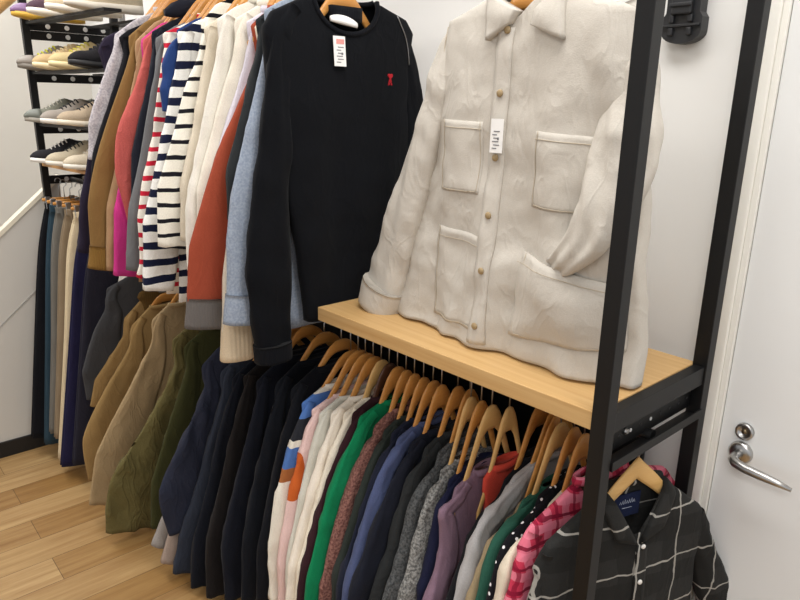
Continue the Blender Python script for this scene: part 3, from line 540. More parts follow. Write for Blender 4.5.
def garment(row, name, label, cat, short, mat, X, Yc, hem, Fw, o, seed):
    group = 'garments hanging on the %s rail' % row
    root = empty(name, label, cat, (X, Yc, hem), group)
    Fp = [(y-Yc, z-hem) for y, z in Fw]
    up = row == 'upper'
    wr = o.get('wr', 1.0)
    nw = .068 if up else max(.05, min(.095, -Fp[0][0]))
    B = Body(Fp, None, 0, th=.0135 if wr < 1.4 else .016, amp=.004*wr, seed=seed, flare=.3, nw=nw)
    B.mesh('body', F[mat], root, m=28, n=22)
    if o.get('sleeve', 1):
        S0 = Vector(Fp[0]).lerp(Vector(Fp[1]), .35); S1 = Vector(Fp[0]).lerp(Vector(Fp[1]), .78)
        S2 = Vector(Fp[1])+(Vector(Fp[2])-Vector(Fp[1])).normalized()*.03+Vector((.004, 0))
        E = [tuple(S0), tuple(S1), tuple(S2)]+Fp[2:]
        n = len(E); h0 = o.get('hw', .06)
        hw = [.014, .034, h0*.85]+lst(h0, h0*.72, n-3); ht = [.008, .012]+lst(.0155, .0145, n-2)
        path = edge_to_path(E, hw, .006)
        _, P, Wd = sleeve_mesh('sleeve', path, hw, ht, F[mat], root, seed, wr*(.6 if 'cuff' in o else 1), n=44, m=18)
        if 'cuff' in o: cuff_mesh(root, P, Wd, F[o['cuff']], o['cl'])
        # far sleeve, hanging straight behind
        sy, sz = -Fp[1][0], Fp[1][1]
        E2 = [(sy-.05, sz+.02), (sy, sz), (sy+.005, sz-.1), (sy+.005, sz*.5), (sy+.012, .07)]
        hw2 = [.02, .05, .055, .05, .042]
        sleeve_mesh('sleeve', edge_to_path(E2, hw2, .0, -1), hw2, [.01]+[.018]*4, F[mat], root, seed+1, 1, n=14, m=10)
    col = o.get('collar', 'band')
    if col == 'band': collar_band(root, B.zN-(0 if up else .012), nw, F[mat], tx=.015, h=.02)
    elif col == 'cord':
        b = Body([(-.10, B.zN+.03), (-.115, B.zN+.005)], None, B.zN-.05, th=.022, amp=.002, seed=seed, nw=.085, flare=0)
        b.mesh('collar', F['cord'], root, m=24, n=8)['label'] = 'brown corduroy collar'
    elif col == 'lump':
        rings = []
        for i in range(13):
            t = i/12; y = -.13+.26*t; r = .010+.024*math.sin(PI*t)**.6
            rings.append([(.0+r*.8*math.cos(a)+.006*nz(i, a, 0, 1.7), y, B.zN+.0+.03*math.sin(PI*t)+r*math.sin(a)+.01*nz(i*2, a, 3, 1.1)) for a in [2*PI*k/12 for k in range(12)]])
        v, f = loft(rings); mobj('collar', v, f, F[mat], root)['label'] = 'bunched dark collar'
    if o.get('buttons'):
        mb = None
        for z in (1.18, 1.24, 1.30, 1.42):
            y = interp(Fw, z)-Yc+.03
            MB().lathe([(0, .006), (.006, .006), (.0065, .002), (.0055, 0)], (.027, y, z-hem), 'x', 12).build('button', M['wbutton'], root, True)
    return root

# ---- hangers: one shape, copied
HP = [(0, 0), (-.003, .02), (-.018, .045), (-.048, .07), (-.078, .095), (-.124, .135), (-.162, .18), (-.19, .25)]
def hang_top(y):
    for p, q in zip(HP, HP[1:]):
        if p[1] <= y <= q[1]: return p[0]+(q[0]-p[0])*(y-p[1])/(q[1]-p[1])
    return HP[-1][0]
def make_hanger(name, label, mat, zrail, group, span=.165, drop=None, ex=.95, hh=.020):
    root = empty(name, label, 'hanger', (0, 0, 0), group)
    n = 33; rings = []
    for i in range(n):
        s = -1+2*i/(n-1); y = span*s; a = abs(s)
        zc = (-.020-drop*(a**ex)+.010*math.sin(PI*min(1, a*1.25))) if drop else hang_top(abs(y))-hh*(1-a)-.010*a
        h = hh*(1-a)+.010*a; x = .0; tx = .0064*(1-a)+.0028*a
        ring = []
        for k in range(10):
            th = 2*PI*k/10
            ring.append((x+tx*math.cos(th), y, zc+h*math.copysign(abs(math.sin(th))**.8, math.sin(th))))
        rings.append(ring)
    v, f = loft(rings); mobj('hanger_arms', v, f, mat, root)
    hk = hook_mb(zrail).build('hook', M['wire'], root, True); hk['label'] = 'grey wire hook'; hk['rail'] = zrail
    return root

def hook_mb(zrail):
    mb = MB(); r = .0165
    pts = [(0, 0, -.02), (0, 0, zrail-.034), (0, .004, zrail-.026), (0, .014, zrail-.018)]
    for k in range(12):
        a = -.5+PI*1.3*k/11
        pts.append((0, r*math.cos(a), zrail+r*math.sin(a)))
    return mb.tube(pts, .0021, 6)
_hd = {}
def hook_data(zr):
    if zr not in _hd:
        o = hook_mb(zr).build('hook', M['wire'], None, True); _hd[zr] = o.data
        bpy.data.objects.remove(o)
    return _hd[zr]

def dup(root, loc, label, rz=0, mat=None, dz=0):
    r = root.copy(); COL.objects.link(r); r.location = loc; r.rotation_euler = (0, 0, rz); r['label'] = label
    for ch in list(root.children):
        c = ch.copy(); COL.objects.link(c); c.parent = r
        if ch.name.startswith('hook') and abs(dz) > .002: c.data = hook_data(round(dz+ch['rail'], 2))
        if mat and ch.name.startswith('hanger_arms'):
            c.data = c.data.copy(); c.data.materials.clear(); c.data.materials.append(mat)
    return r

ZRL, ZRU = .995, 2.03        # rail heights (centres)
ZHL, ZHU = .900, 1.925       # hanger apex heights
hang_low = make_hanger('wooden_hanger', '', M['honey'], ZRL-ZHL, 'wooden hangers on the lower rail')
hang_up = make_hanger('wooden_hanger', '', M['honey'], ZRU-ZHU, 'wooden hangers on the upper rail')
used = {'lower': 0, 'upper': 0}
HM = {'coral2': M['paleh'], 'lgrey': M['paleh'], 'cream3': M['paleh'], 'redplaid': M['walnut'], 'mauve': M['paleh'], 'dgreen2': M['paleh'], 'maroon': M['walnut'], 'black8': M['honey']}
def hang(row, X, Yc, zN, short, key=None, rz=0, z=None, k=1.0, kz=1.0):
    src = hang_low if row == 'lower' else hang_up
    z0 = ZHL if row == 'lower' else ZHU
    if z is None: z = min(z0+.03, zN)
    mat = HM.get(key)
    word = 'pale beech' if mat is M['paleh'] else 'dark brown' if mat is M['walnut'] else 'honey brown'
    lab = '%s wooden hanger holding the %s' % (word, short)
    if used[row] == 0 and mat is None and rz == 0:
        src.location = (X, Yc, z); src['label'] = lab; used[row] = 1
        for ch in src.children:
            if ch.name.startswith('hook'): ch.data = hook_data(round(z0-z+ch['rail'], 2))
            else: ch.scale = (1, k, kz)
        return src
    o = dup(src, (X, Yc, z), lab, rz, mat, z0-z)
    for ch in o.children:
        if not ch.name.startswith('hook'): ch.scale = (1, k, kz)
    return o

for i, (row, name, label, cat, short, mat, X, Yc, hem, Fw, o) in enumerate(GARMENTS):
    if mat in ('redplaid',): continue
    g = garment(row, name, label, cat, short, mat, X, Yc, hem, Fw, o, i)
    # the arms run just under the shoulder line, so the wood shows only at the neck
    k = max(.6, min(1, (Yc-Fw[1][0])*.86/.165))
    zA = Fw[0][1]-hang_top((Yc-Fw[0][0])/k)
    for y1 in (.1, .13, .16):
        y1 *= k
        zL = Fw[0][1]+(Fw[1][1]-Fw[0][1])*max(0, (y1-(Yc-Fw[0][0]))/max(.02, Fw[0][0]-Fw[1][0]))
        if y1 > Yc-Fw[0][0]: zA = min(zA, zL-hang_top(y1/k)-.02*(y1/k-.06)/.1)
    kz = 1
    if row == 'lower':
        zA = min(max(zA, .84), .93)
        if X > -1.75 and zA < .915:
            zA = .915 if X > -1.5 else .905
            kz = (zA-Fw[0][1])/max(.03, -hang_top((Yc-Fw[0][0])/k))
            for y1 in (.1, .13, .16):
                y1 *= k
                if y1 > Yc-Fw[0][0]:
                    zL = Fw[0][1]+(Fw[1][1]-Fw[0][1])*(y1-(Yc-Fw[0][0]))/max(.02, Fw[0][0]-Fw[1][0])
                    kz = max(kz, (zA-zL+.02*(y1/k-.06)/.1)/-hang_top(y1/k))
            kz = max(.9, min(1.7, kz))
        zA += {'cameljk': -.05, 'camel2': -.02}.get(mat, 0)
    hang(row, X, Yc, zA, short, mat, k=k, kz=kz)

# ---- trousers under the shoe shelves
def trousers(name, label, mat, X, P, i):
    hem = P[-1][1]
    root = empty(name, label, 'trousers', (X, P[0][0]+.066, hem), 'trousers in the row under the shoe shelves')
    y0 = P[0][0]+.066
    E = [(y-y0, z-hem) for y, z in P]
    top = E[0][1]
    for s in (-1, 1):
        n = len(E); hw = lst(.065, .058, n)
        path = edge_to_path(E, hw, s*.011); path[0] = (s*.011, path[0][1], path[0][2]-.03)
        path[-1] = (path[-1][0], path[-1][1], max(path[-1][2], .004))
        sleeve_mesh('leg', path, hw, [.008]+[.0105]*(n-1), F[mat], root, i*2+s, .7, n=34, m=18)
    rings = []
    for z in (top-.05, top-.03, top-.01, top, top):
        k = .93 if z == top and len(rings) == 4 else 1
        rings.append([(.020*k*math.sin(a), E[0][0]+.066+.066*k*math.cos(a)+.004*nz(a, z, i, 3), z) for a in [2*PI*q/24 for q in range(24)]])
    v, f = loft(rings); mobj('waistband', v, f, F[mat], root)
    # belt loops
    for yy in (.02, .066, .115):
        MB().box((.0195, E[0][0]+yy-.004, top-.05), (.0235, E[0][0]+yy+.004, top-.004), .001).build('belt_loop', F[mat], root)
    return root
clip = empty('trouser_hanger', '', 'hanger', (0, 0, 0), 'clip hangers holding the trousers')
MB().tube([(0, -.072, 0), (0, .072, 0)], .007, 10).build('bar', M['honey'], clip, True)
for s in (-1, 1):
    MB().box((-.009, s*.05-.011, -.042), (.009, s*.05+.011, .012), .003).build('clip', M['wire'], clip)['label'] = 'silver metal clip'
zt = 1.268
MB().tube([(0, 0, 0), (0, 0, zt-1.19-.02), (0, .012, zt-1.19-.012)]+[(0, .012*math.cos(-.4+PI*1.2*k/9), zt-1.19+.012*math.sin(-.4+PI*1.2*k/9)) for k in range(10)], .0018, 6).build('hook', M['wire'], clip, True)
for i, (n, lab, mat, X, P) in enumerate(TROUSERS):
    trousers(n, lab, mat, X, P, i)
    loc = (X, P[0][0]+.066, P[0][1]+.014)
    lb = 'wooden bar hanger with silver clips holding the '+{'tblack': 'black trousers', 'tteal': 'teal jeans', 'tgrey': 'grey trousers', 'ttan': 'taupe trousers', 'tcream': 'cream trousers', 'tnavy': 'indigo trousers', 'tdark': 'grey-navy trousers'}[mat]
    if i == 0: clip.location = loc; clip['label'] = lb
    else: dup(clip, loc, lb)

# ---------------------------------------------------------------- patches on a garment's face
def patch(parent, body, poly4, mat, name, off=.004, th=.0015, n=10, m=10, bulge=0, rnd=True):
    """four corners (y,z): TL, TR, BR, BL laid over the body's face"""
    a, b, c, d = [Vector(q) for q in poly4]
    top, bot = [], []
    for i in range(n+1):
        for j in range(m+1):
            u, v = j/m, i/n
            q = a.lerp(b, u).lerp(d.lerp(c, u), v)
            x = body.front(q.x, q.y)+off+bulge*math.sin(PI*u)*math.sin(PI*v)
            top.append((x, q.x, q.y)); bot.append((x-off-th, q.x, q.y))
    k = (n+1)*(m+1); V = top+bot; f = []
    for i in range(n):
        for j in range(m):
            p = i*(m+1)+j; f.append((p, p+1, p+m+2, p+m+1)); f.append((k+p+m+1, k+p+m+2, k+p+1, k+p))
    per = list(range(m+1))+[i*(m+1)+m for i in range(1, n+1)]+[n*(m+1)+j for j in range(m-1, -1, -1)]+[i*(m+1) for i in range(n-1, 0, -1)]
    for i in range(len(per)):
        p, q = per[i], per[(i+1) % len(per)]; f.append((p, q, k+q, k+p))
    return mobj(name, V, f, mat, parent)

def seam(parent, body, pts, mat, name='seam', r=.0009, off=.0045, n=24):
    P = cr([(q[0], q[1], 0) for q in pts], n)
    return MB().tube([(body.front(q.x, q.y)+off, q.x, q.y) for q in P], r, 5).build(name, mat, parent, True)

def disc(parent, pos, r, mat, name='button', h=.0035):
    x, y, z = pos
    b = MB().lathe([(0, h), (r*.8, h), (r, h*.6), (r, 0), (r*.7, -.001)], pos, 'x', 18)
    return b.build(name, mat, parent, True)

# ---- black long-sleeved top, last of the upper row, face to the viewer
X, Yc, hem = -1.455, 1.085, 1.05
Fw = [(.985, 1.868), (.835, 1.80), (.822, 1.688), (.808, 1.507), (.797, 1.389), (.790, 1.197), (.792, 1.07), (.793, .972)]
root = empty('long_sleeved_top', 'black long-sleeved top with small red emblem, front-facing ending the upper row', 'top', (X, Yc, hem), 'garments hanging on the upper rail')
Fp = [(y-Yc, z-hem) for y, z in Fw]
Bp = [(.10, .818), (.255, .77), (.265, .64), (.27, .4), (.275, .15), (.275, -.05)]
B = Body(Fp, Bp, 0, th=.03, amp=.010, nw=.10, seed=41, drop=.085, flare=.0, kf=24)
# body sits a little inside the sleeve so that the gap between them shows
B.fe = [B.fe[0], B.fe[1], B.fe[2], (-.225, .62), (-.193, .40), (-.160, .2), (-.138, .0)] if len(B.fe) == 6 else B.fe[:-3]+[(-.225, .62), (-.193, .40), (-.160, .2), (-.138, .0)]
B.mesh('body', F['tee'], root, m=64, n=50)
hw = [.016, .045, .062, .062, .058, .052, .047, .047, .048]
E = [tuple(Vector(Fp[0]).lerp(Vector(Fp[1]), .35)), tuple(Vector(Fp[0]).lerp(Vector(Fp[1]), .82)), (Fp[1][0]+.002, Fp[1][1]-.03)]+Fp[2:]
_, P, Wd = sleeve_mesh('sleeve', edge_to_path(E, hw, .012), hw, [.010, .018]+[.025]*7, F['tee'], root, 5, 1.2, n=44, m=22)
cuff_mesh(root, P, Wd, F['teerib'], .035, 1.02)
E2 = [(.19, .79), (.258, .768), (.30, .6), (.31, .4), (.32, .15), (.32, -.07)]; hw2 = [.02, .06, .06, .055, .05, .048]
_, P2, W2 = sleeve_mesh('sleeve', edge_to_path(E2, hw2, .0, -1), hw2, [.012]+[.024]*5, F['tee'], root, 6, 1.2, n=34, m=18)
cuff_mesh(root, P2, W2, F['teerib'], .035, 1.02)
rb = []
for k in range(41):
    a = 2*PI*k/40; y = .1*math.cos(a); s = math.sin(a)
    z = B.zN-(.085 if s > 0 else .010)*abs(s)**.9
    x = B.front(y, min(z, B.zN-.002)) if s >= 0 else -.016*abs(s)
    rb.append((x, y, z))
MB().tube(rb, .0065, 8).build('neckband', F['teerib'], root, True)
seam(root, B, [(.165, .79), (.195, .735), (.212, .67)], M['wire'], 'shoulder_seam', .0013)['label'] = 'thin pale grey shoulder seam'
patch(root, B, [(-.048, B.zN-.02), (.048, B.zN-.02), (.044, B.zN-.055), (-.044, B.zN-.055)], F['teerib'], 'back_facing', off=-.03, n=3, m=6)
# emblem: a heart over an A
ey, ez = .135, .638
hp = []
for k in range(28):
    t = 2*PI*k/28
    hp.append((ey+.0085*math.sin(t)**3, ez+.0085*(13*math.cos(t)-5*math.cos(2*t)-2*math.cos(3*t)-math.cos(4*t))/16))
em = MB(); ex = B.front(ey, ez)+.004
em.prism(hp, 'x', ex-.004, ex)
for q in ([(ey-.002, ez-.006), (ey+.0008, ez-.006), (ey-.0035, ez-.023), (ey-.0065, ez-.023)], [(ey-.0008, ez-.006), (ey+.002, ez-.006), (ey+.0065, ez-.023), (ey+.0035, ez-.023)], [(ey-.003, ez-.014), (ey+.003, ez-.014), (ey+.0035, ez-.0165), (ey-.0035, ez-.0165)]):
    em.prism(q, 'x', ex-.004, ex)
em.build('emblem', M['red'], root)['label'] = 'small red heart emblem on the chest'
# tag and white security clip at the neckline
tgx = B.front(-.05, B.zN-.11)+.012
def tagcard(parent, x, y0, y1, z0, z1, tilt=.0, pink=True):
    b = MB(); b.prism([(y0, z0), (y1, z0), (y1+tilt, z1), (y0+tilt, z1)], 'x', x-.001, x)
    t = b.build('price_tag', M['white'], parent)
    w = y1-y0; h = z1-z0
    if pink: MB().box((x, y0+w*.15, z1-h*.26), (x+.0006, y1-w*.2, z1-h*.1)).build('print', M['pinktag'], t)
    g = MB()
    for k in range(6):
        zz = z0+h*(.12+.1*k); g.box((x, y0+w*(.18+.1*(k % 2)), zz), (x+.0006, y0+w*(.55+.07*((k*3) % 4)), zz+h*.03))
    g.box((x, y0+w*.58, z0+h*.38), (x+.0006, y0+w*.72, z0+h*.46))
    g.build('print', M['ink'], t)
    return t
tagcard(root, tgx, -.056, -.020, .655, .725, -.004)
sb = []
for i in range(9):
    t = i/8; r = .016*math.sin(PI*(.08+.84*t))**.6
    sb.append([(tgx-.012+.008*math.cos(a)*(r/.016)+.004, -.062+.082*t, B.zN-.054-.010*t+max(-.006, r*math.sin(a)*.95)) for a in [2*PI*k/14 for k in range(14)]])
v, f = loft(sb); mobj('security_clip', v, f, M['white'], root)['label'] = 'white plastic security clip at the neck'
hang('upper', X, Yc, 1.87, 'black long-sleeved top with the red emblem', 'tee', z=1.885)

# ---- charcoal plaid shirt at the end of the lower rail, turned to the viewer
rz = -math.radians(18)
hem = .2
root = empty('plaid_shirt', 'charcoal plaid shirt with open collar hanging outside the rack end, facing out', 'shirt', (-.577, 1.17, hem), 'garments hanging on the lower rail', rz)
Fw = [(-.085, .871), (-.255, .758), (-.272, .70), (-.274, .62), (-.278, .5), (-.28, .3)]
Bw = [(.085, .866), (.235, .752), (.258, .727), (.308, .625), (.369, .464), (.40, .30)]
Fp = [(y, z-hem) for y, z in Fw]; Bp = [(y, z-hem) for y, z in Bw]
Bp_sh = [Bp[0], Bp[1]]
B = Body(Fp, [Bp[0], Bp[1], (.24, .3), (.25, 0)], 0, th=.026, amp=.008, nw=.078, seed=12, drop=.115, vneck=True, flare=.2, kf=26)
B.mesh('body', F['plaid'], root, m=64, n=44)
hw = [.02, .055, .06, .055, .05, .045]
E = [tuple(Vector(Fp[0]).lerp(Vector(Fp[1]), .75))]+Fp[1:]
_, P, Wd = sleeve_mesh('sleeve', edge_to_path(E, hw, .004), hw, [.012]+[.022]*5, F['plaid'], root, 8, 1.3, n=36, m=20); cuff_mesh(root, P, Wd, F['plaid'], .06)
E2 = [tuple(Vector(Bp[0]).lerp(Vector(Bp[1]), .75))]+Bp[1:]; hw2 = [.02, .05, .055, .06, .056, .05]
_, P, Wd = sleeve_mesh('sleeve', edge_to_path(E2, hw2, .002, -1), hw2, [.012]+[.024]*5, F['plaid'], root, 9, 1.3, n=36, m=20); cuff_mesh(root, P, Wd, F['plaid'], .06)
z0 = B.zN
for sg in (-1, 1):   # collar leaves lying open on either side of the neck
    patch(root, B, [(sg*.078, z0+.004), (sg*.098, z0-.018), (sg*.062, z0-.098), (sg*.006, z0-.118)] if sg > 0 else [(sg*.098, z0-.018), (sg*.078, z0+.004), (sg*.006, z0-.118), (sg*.062, z0-.098)], F['plaid'], 'collar', off=.010, th=.006, n=8, m=6, bulge=.004)
rb = [(-.014-.002*math.sin(a), .078*math.cos(a), z0-.004+.006*math.sin(a)) for a in [PI*k/16 for k in range(17)]]
MB().tube(rb, .012, 8).build('collar_stand', F['plaid'], root, True)
patch(root, B, [(-.002, z0-.125), (.026, z0-.125), (.028, .02), (0, .02)], F['plaid'], 'placket', off=.005, n=30, m=4)
for z in (.545, .46, .375, .28, .19, .10): disc(root, (B.front(.012, z)+.0055, .012, z), .0055, M['wbutton'])
bx = -.018
lab = MB().box((bx, -.034, z0-.085), (bx+.002, .036, z0-.03), .0008).build('neck_label', M['navylab'], root); lab['label'] = 'navy woven label inside the neck'
g = MB()
for k in range(7): g.tube([(bx+.0025, -.02+.006*k, z0-.052), (bx+.0025, -.0175+.006*k, z0-.046+.002*(k % 3)), (bx+.0025, -.015+.006*k, z0-.053)], .0007, 4)
g.tube([(bx+.0025, -.012, z0-.063), (bx+.0025, .014, z0-.0635)], .0006, 4)
g.build('lettering', M['labtxt'], lab)
make_hanger('wooden_hanger', 'pale beech wooden hanger with a peaked top holding the charcoal plaid shirt', M['paleh'], ZRL-.935, 'wooden hangers on the lower rail', .17, .165, .95, .026).location = (-.577, 1.17, .935)
bpy.context.view_layer.update()
[o for o in COL.objects if o.get('label', '').startswith('pale beech wooden hanger with a peaked')][0].rotation_euler = (0, 0, rz)

# red plaid shirt just behind it
hem = .28; rz = -math.radians(12)
root = empty('plaid_shirt', 'red and pink plaid shirt half hidden behind the charcoal plaid shirt', 'shirt', (-.657, 1.17, hem), 'garments hanging on the lower rail', rz)
Fw = [(-.07, .862), (-.235, .768), (-.254, .70), (-.258, .62), (-.263, .5), (-.266, .36)]
Bw = [(.07, .875), (.255, .808), (.285, .74), (.29, .55), (.29, .40)]
Fp = [(y, z-hem) for y, z in Fw]; Bp = [(y, z-hem) for y, z in Bw]
B = Body(Fp, Bp, 0, th=.019, amp=.005, seed=15, drop=.05, flare=.1)
B.mesh('body', F['redplaid'], root, m=40, n=30)
hw = [.02, .05, .055, .05, .048, .045]
sleeve_mesh('sleeve', edge_to_path([tuple(Vector(Fp[0]).lerp(Vector(Fp[1]), .7))]+Fp[1:], hw, .004), hw, [.01]+[.018]*5, F['redplaid'], root, 3, 1)
hw = [.02, .05, .052, .05, .045]
sleeve_mesh('sleeve', edge_to_path([tuple(Vector(Bp[0]).lerp(Vector(Bp[1]), .7))]+Bp[1:], hw, .004, -1), hw, [.01]+[.018]*4, F['redplaid'], root, 4, 1)
collar_band(root, B.zN, .075, F['redplaid'], tx=.018, h=.02)
hang('lower', -.657, 1.17, .866, 'red plaid shirt', 'redplaid', rz, z=.888)

# ---- beige overshirt standing on the shelf, face to the front (local +x -> world -y)
XC, YP, hem = -.895, 1.12, 1.106
root = empty('overshirt', 'large beige cotton overshirt with chest pockets, hem resting on the oak shelf', 'shirt', (XC, YP, hem), None, -PI/2)
def L2(pts): return [(x-XC, z-hem) for x, z in pts]
Fp = L2([(-.975, 1.835), (-1.135, 1.795), (-1.165, 1.70), (-1.19, 1.55), (-1.21, 1.40), (-1.24, 1.11)])
Bp = L2([(-.815, 1.835), (-.64, 1.79), (-.60, 1.63), (-.575, 1.5), (-.57, 1.3), (-.57, 1.11)])
B = Body(Fp, Bp, 0, th=.045, amp=.016, nw=.072, seed=23, drop=.06, vneck=True, flare=0, kf=27)
B.fe = [B.fe[0]]+L2([(-.975, 1.83), (-1.10, 1.79), (-1.115, 1.66), (-1.15, 1.45), (-1.195, 1.28), (-1.245, 1.10)])
B.be = [B.be[0]]+L2([(-.815, 1.83), (-.655, 1.785), (-.63, 1.62), (-.60, 1.45), (-.585, 1.28), (-.575, 1.10)])
_f = B.fold
def bfold(y, z):
    d = _f(y, z)
    # a long drape from the right hip to the placket, and the swag under the tucked sleeve
    s = y-.045; k = z-.235-.55*(s-.0)
    d += .020*math.exp(-((z-.20-.28*(y-.10))/.045)**2)*math.exp(-((y-.17)/.15)**2)
    d += .016*math.exp(-((y+.085-.35*(z-.12))/.028)**2)*math.exp(-(z/.22)**2)
    d += .018*math.exp(-((y-.0-.2*(z-.1))/.03)**2)*math.exp(-((z-.06)/.13)**2)
    d += .012*math.exp(-((y+.2+.1*z)/.03)**2)*math.exp(-((z-.1)/.2)**2)
    d -= .012*math.exp(-((y-.19)/.09)**2)*math.exp(-((z-.10)/.05)**2)
    d += .010*math.exp(-((y-.22+.25*(z-.55))/.03)**2)*math.exp(-((z-.6)/.12)**2)
    d += .05*max(0, .18-z)**1.3*(1+.25*math.sin(y*17))
    return d
B.fold = bfold
ob = B.mesh('body', F['beige'], root, m=128, n=90)
zN = B.zN
# placket, buttons
patch(root, B, [(-.036, zN-.075), (.002, zN-.075), (.0, .012), (-.040, .012)], F['beige'], 'placket', off=.005, n=60, m=4)
for z in (1.76, 1.642, 1.516, 1.398, 1.281, 1.16):
    disc(root, (B.front(-.018, z-hem)+.006, -.018 if z < 1.7 else -.012, z-hem), .0075, M['button'], h=.004)
# chest pockets
def pocket(c4, name='chest_pocket', off=.0022, bulge=.003):
    p = patch(root, B, c4, F['beige'], name, off, n=16, m=14, bulge=bulge)
    (a, b, c, d) = [Vector(q) for q in c4]
    ins = lambda q, u, v: (a.lerp(b, u)).lerp(d.lerp(c, u), v)
    seam(p, B, [ins(0, .0, .10), ins(0, .5, .10), ins(0, 1, .10)], M['thread'], 'stitching', .0008, off+bulge*.35+.0004)
    seam(p, B, [ins(0, .04, .0), ins(0, .04, .5), ins(0, .05, .93), ins(0, .14, .97), ins(0, .5, .98), ins(0, .88, .97), ins(0, .96, .93), ins(0, .96, .4), ins(0, .96, .0)], M['thread'], 'stitching', .0008, off+.0012, 50)
    return p
pocket(L2([(-1.078, 1.588), (-.955, 1.585), (-.953, 1.437), (-1.075, 1.436)]))
pocket(L2([(-.812, 1.573), (-.672, 1.565), (-.668, 1.424), (-.816, 1.428)]))
pocket(L2([(-1.08, 1.353), (-.925, 1.349), (-.925, 1.145), (-1.085, 1.14)]), 'hip_pocket', .0022, .003)
pocket(L2([(-.825, 1.335), (-.60, 1.30), (-.60, 1.175), (-.845, 1.155)]), 'hip_pocket', .008, .034)
for pts in ([(-.245, .66), (-.235, .5), (-.24, .4)], [(-.23, .62), (0-.05, .655)],):
    pass
seam(root, B, L2([(-1.10, 1.78), (-1.10, 1.70), (-1.118, 1.62)]), M['thread'], 'armhole_seam', .001, .003)
# collar: stand and two pointed leaves
def leaf(pts, sg):
    q = L2(pts)
    return patch(root, B, q, F['beige'], 'collar', off=.016, th=.012, n=10, m=10, bulge=.006)
leaf([(-.965, 1.832), (-.885, 1.793), (-.898, 1.772), (-.952, 1.742)], -1)
leaf([(-.842, 1.790), (-.79, 1.832), (-.768, 1.735), (-.845, 1.764)], 1)
rb = [(-.02+.0*math.sin(a), .074*math.cos(a), zN+.012*math.sin(a)) for a in [PI*k/16 for k in range(17)]]
MB().tube(rb, .017, 10).build('collar_stand', F['beige'], root, True)
# hanging left sleeve
E = L2([(-1.06, 1.812), (-1.128, 1.79), (-1.168, 1.70), (-1.228, 1.489), (-1.291, 1.31), (-1.349, 1.130)])
hw = [.02, .058, .062, .064, .064, .062]
pth = edge_to_path(E, hw, .0); xs = [.0, .006, .02, .03, .035, .035]
pth = [(x, p[1], p[2]) for x, p in zip(xs, pth)]
_, P, Wd = sleeve_mesh('sleeve', pth, hw, [.014, .03, .034, .034, .034, .036], F['beige'], root, 13, 1.2, n=60, m=28)
cuff_mesh(root, P, Wd, F['beige'], .06, 1.02)
# right sleeve: down, bent at the elbow, cuff tucked into the hip pocket
pth = [(.0, .215, .685), (.0, .238, .61), (.01, .25, .52), (.03, .258, .43), (.062, .252, .345), (.078, .235, .290), (.078, .205, .252), (.062, .160, .216)]
hw = [.02, .05, .056, .06, .066, .062, .05, .022]
_, P, Wd = sleeve_mesh('sleeve', pth, hw, [.014, .028, .03, .03, .026, .022, .018, .012], F['beige'], root, 19, 1.5, n=70, m=32)
t = tagcard(root, B.front(-.012, .455)+.012, -.0285, .004, .42, .487, .001, False)
hang('upper', XC, YP, 0, 'beige overshirt', None, -PI/2, z=1.838)
# ---------------------------------------------------------------- rack
XR = -.575
rack = empty('clothes_rack', 'black steel clothes rack with square posts and two rails along the white wall', 'clothes rack', (-1.5, 1.17, 0))
def rp(mb, name, mat=None): 
    o = mb.build(name, mat or M['steel'], rack); o.matrix_parent_inverse = Matrix.Translation((1.5, -1.17, 0)); return o
rp(MB().box((XR, .97, 0), (XR+.031, 1.001, 2.25), .0015), 'post')
rp(MB().box((XR, 1.349, 0), (XR+.031, 1.380, 2.25), .0015), 'post')
rp(MB().box((-2.47, 1.33, 0), (-2.445, 1.355, 2.25), .0015), 'post')
rp(MB().box((XR+.004, 1.001, 1.058), (XR+.027, 1.349, 1.098), .001), 'beam')
rp(MB().box((-1.40, 1.05, 1.045), (-1.375, 1.349, 1.063), .001), 'beam')
rp(MB().box((-2.445, 1.430, .60), (-.70, 1.448, .985), .001), 'shade_panel')  # black board added to stand in for the shade behind the hooks
rp(MB().box((XR+.004, 1.001, 2.2), (XR+.027, 1.349, 2.24), .001), 'beam')
# perforated channel that carries the lower rail
ch = MB()
ch.box((XR+.002, 1.001, 1.0), (XR+.006, 1.349, 1.045), .0005)
ch.box((XR+.002, 1.001, .985), (XR+.034, 1.349, .989), .0005)
ch.box((XR+.031, 1.001, .985), (XR+.035, 1.349, 1.004), .0005)
cho = rp(ch, 'rail_bracket')
for i in range(9):
    y = 1.03+.038*i
    MB().lathe([(0, .001), (.0036, .001), (.0042, 0)], (XR+.006, y, 1.024), 'x', 12).build('hole' if i != 2 else 'bolt', M['hole'] if i in (2, 4) else M['skirting'], cho).parent = cho
MB().lathe([(0, .006), (.005, .006), (.007, .003), (.007, 0)], (XR+.006, 1.085, 1.03), 'x', 12).build('bolt', M['chrome'], cho)
rp(MB().tube([(-2.46, 1.085, ZRL), (-1.5, 1.13, ZRL), (XR+.02, 1.172, ZRL)], .0125, 14), 'hanging_rail')
rp(MB().tube([(-2.46, 1.10, ZRU), (-1.0, 1.10, ZRU), (XR+.02, 1.10, ZRU)], .0125, 14), 'hanging_rail')
for y in (1.10,):
    rp(MB().box((XR+.004, 1.001, ZRU-.02), (XR+.012, 1.349, ZRU+.02), .001), 'rail_bracket')
    rp(MB().box((-2.466, .925, ZRU-.02), (-2.458, 1.331, ZRU+.02), .001), 'rail_bracket')

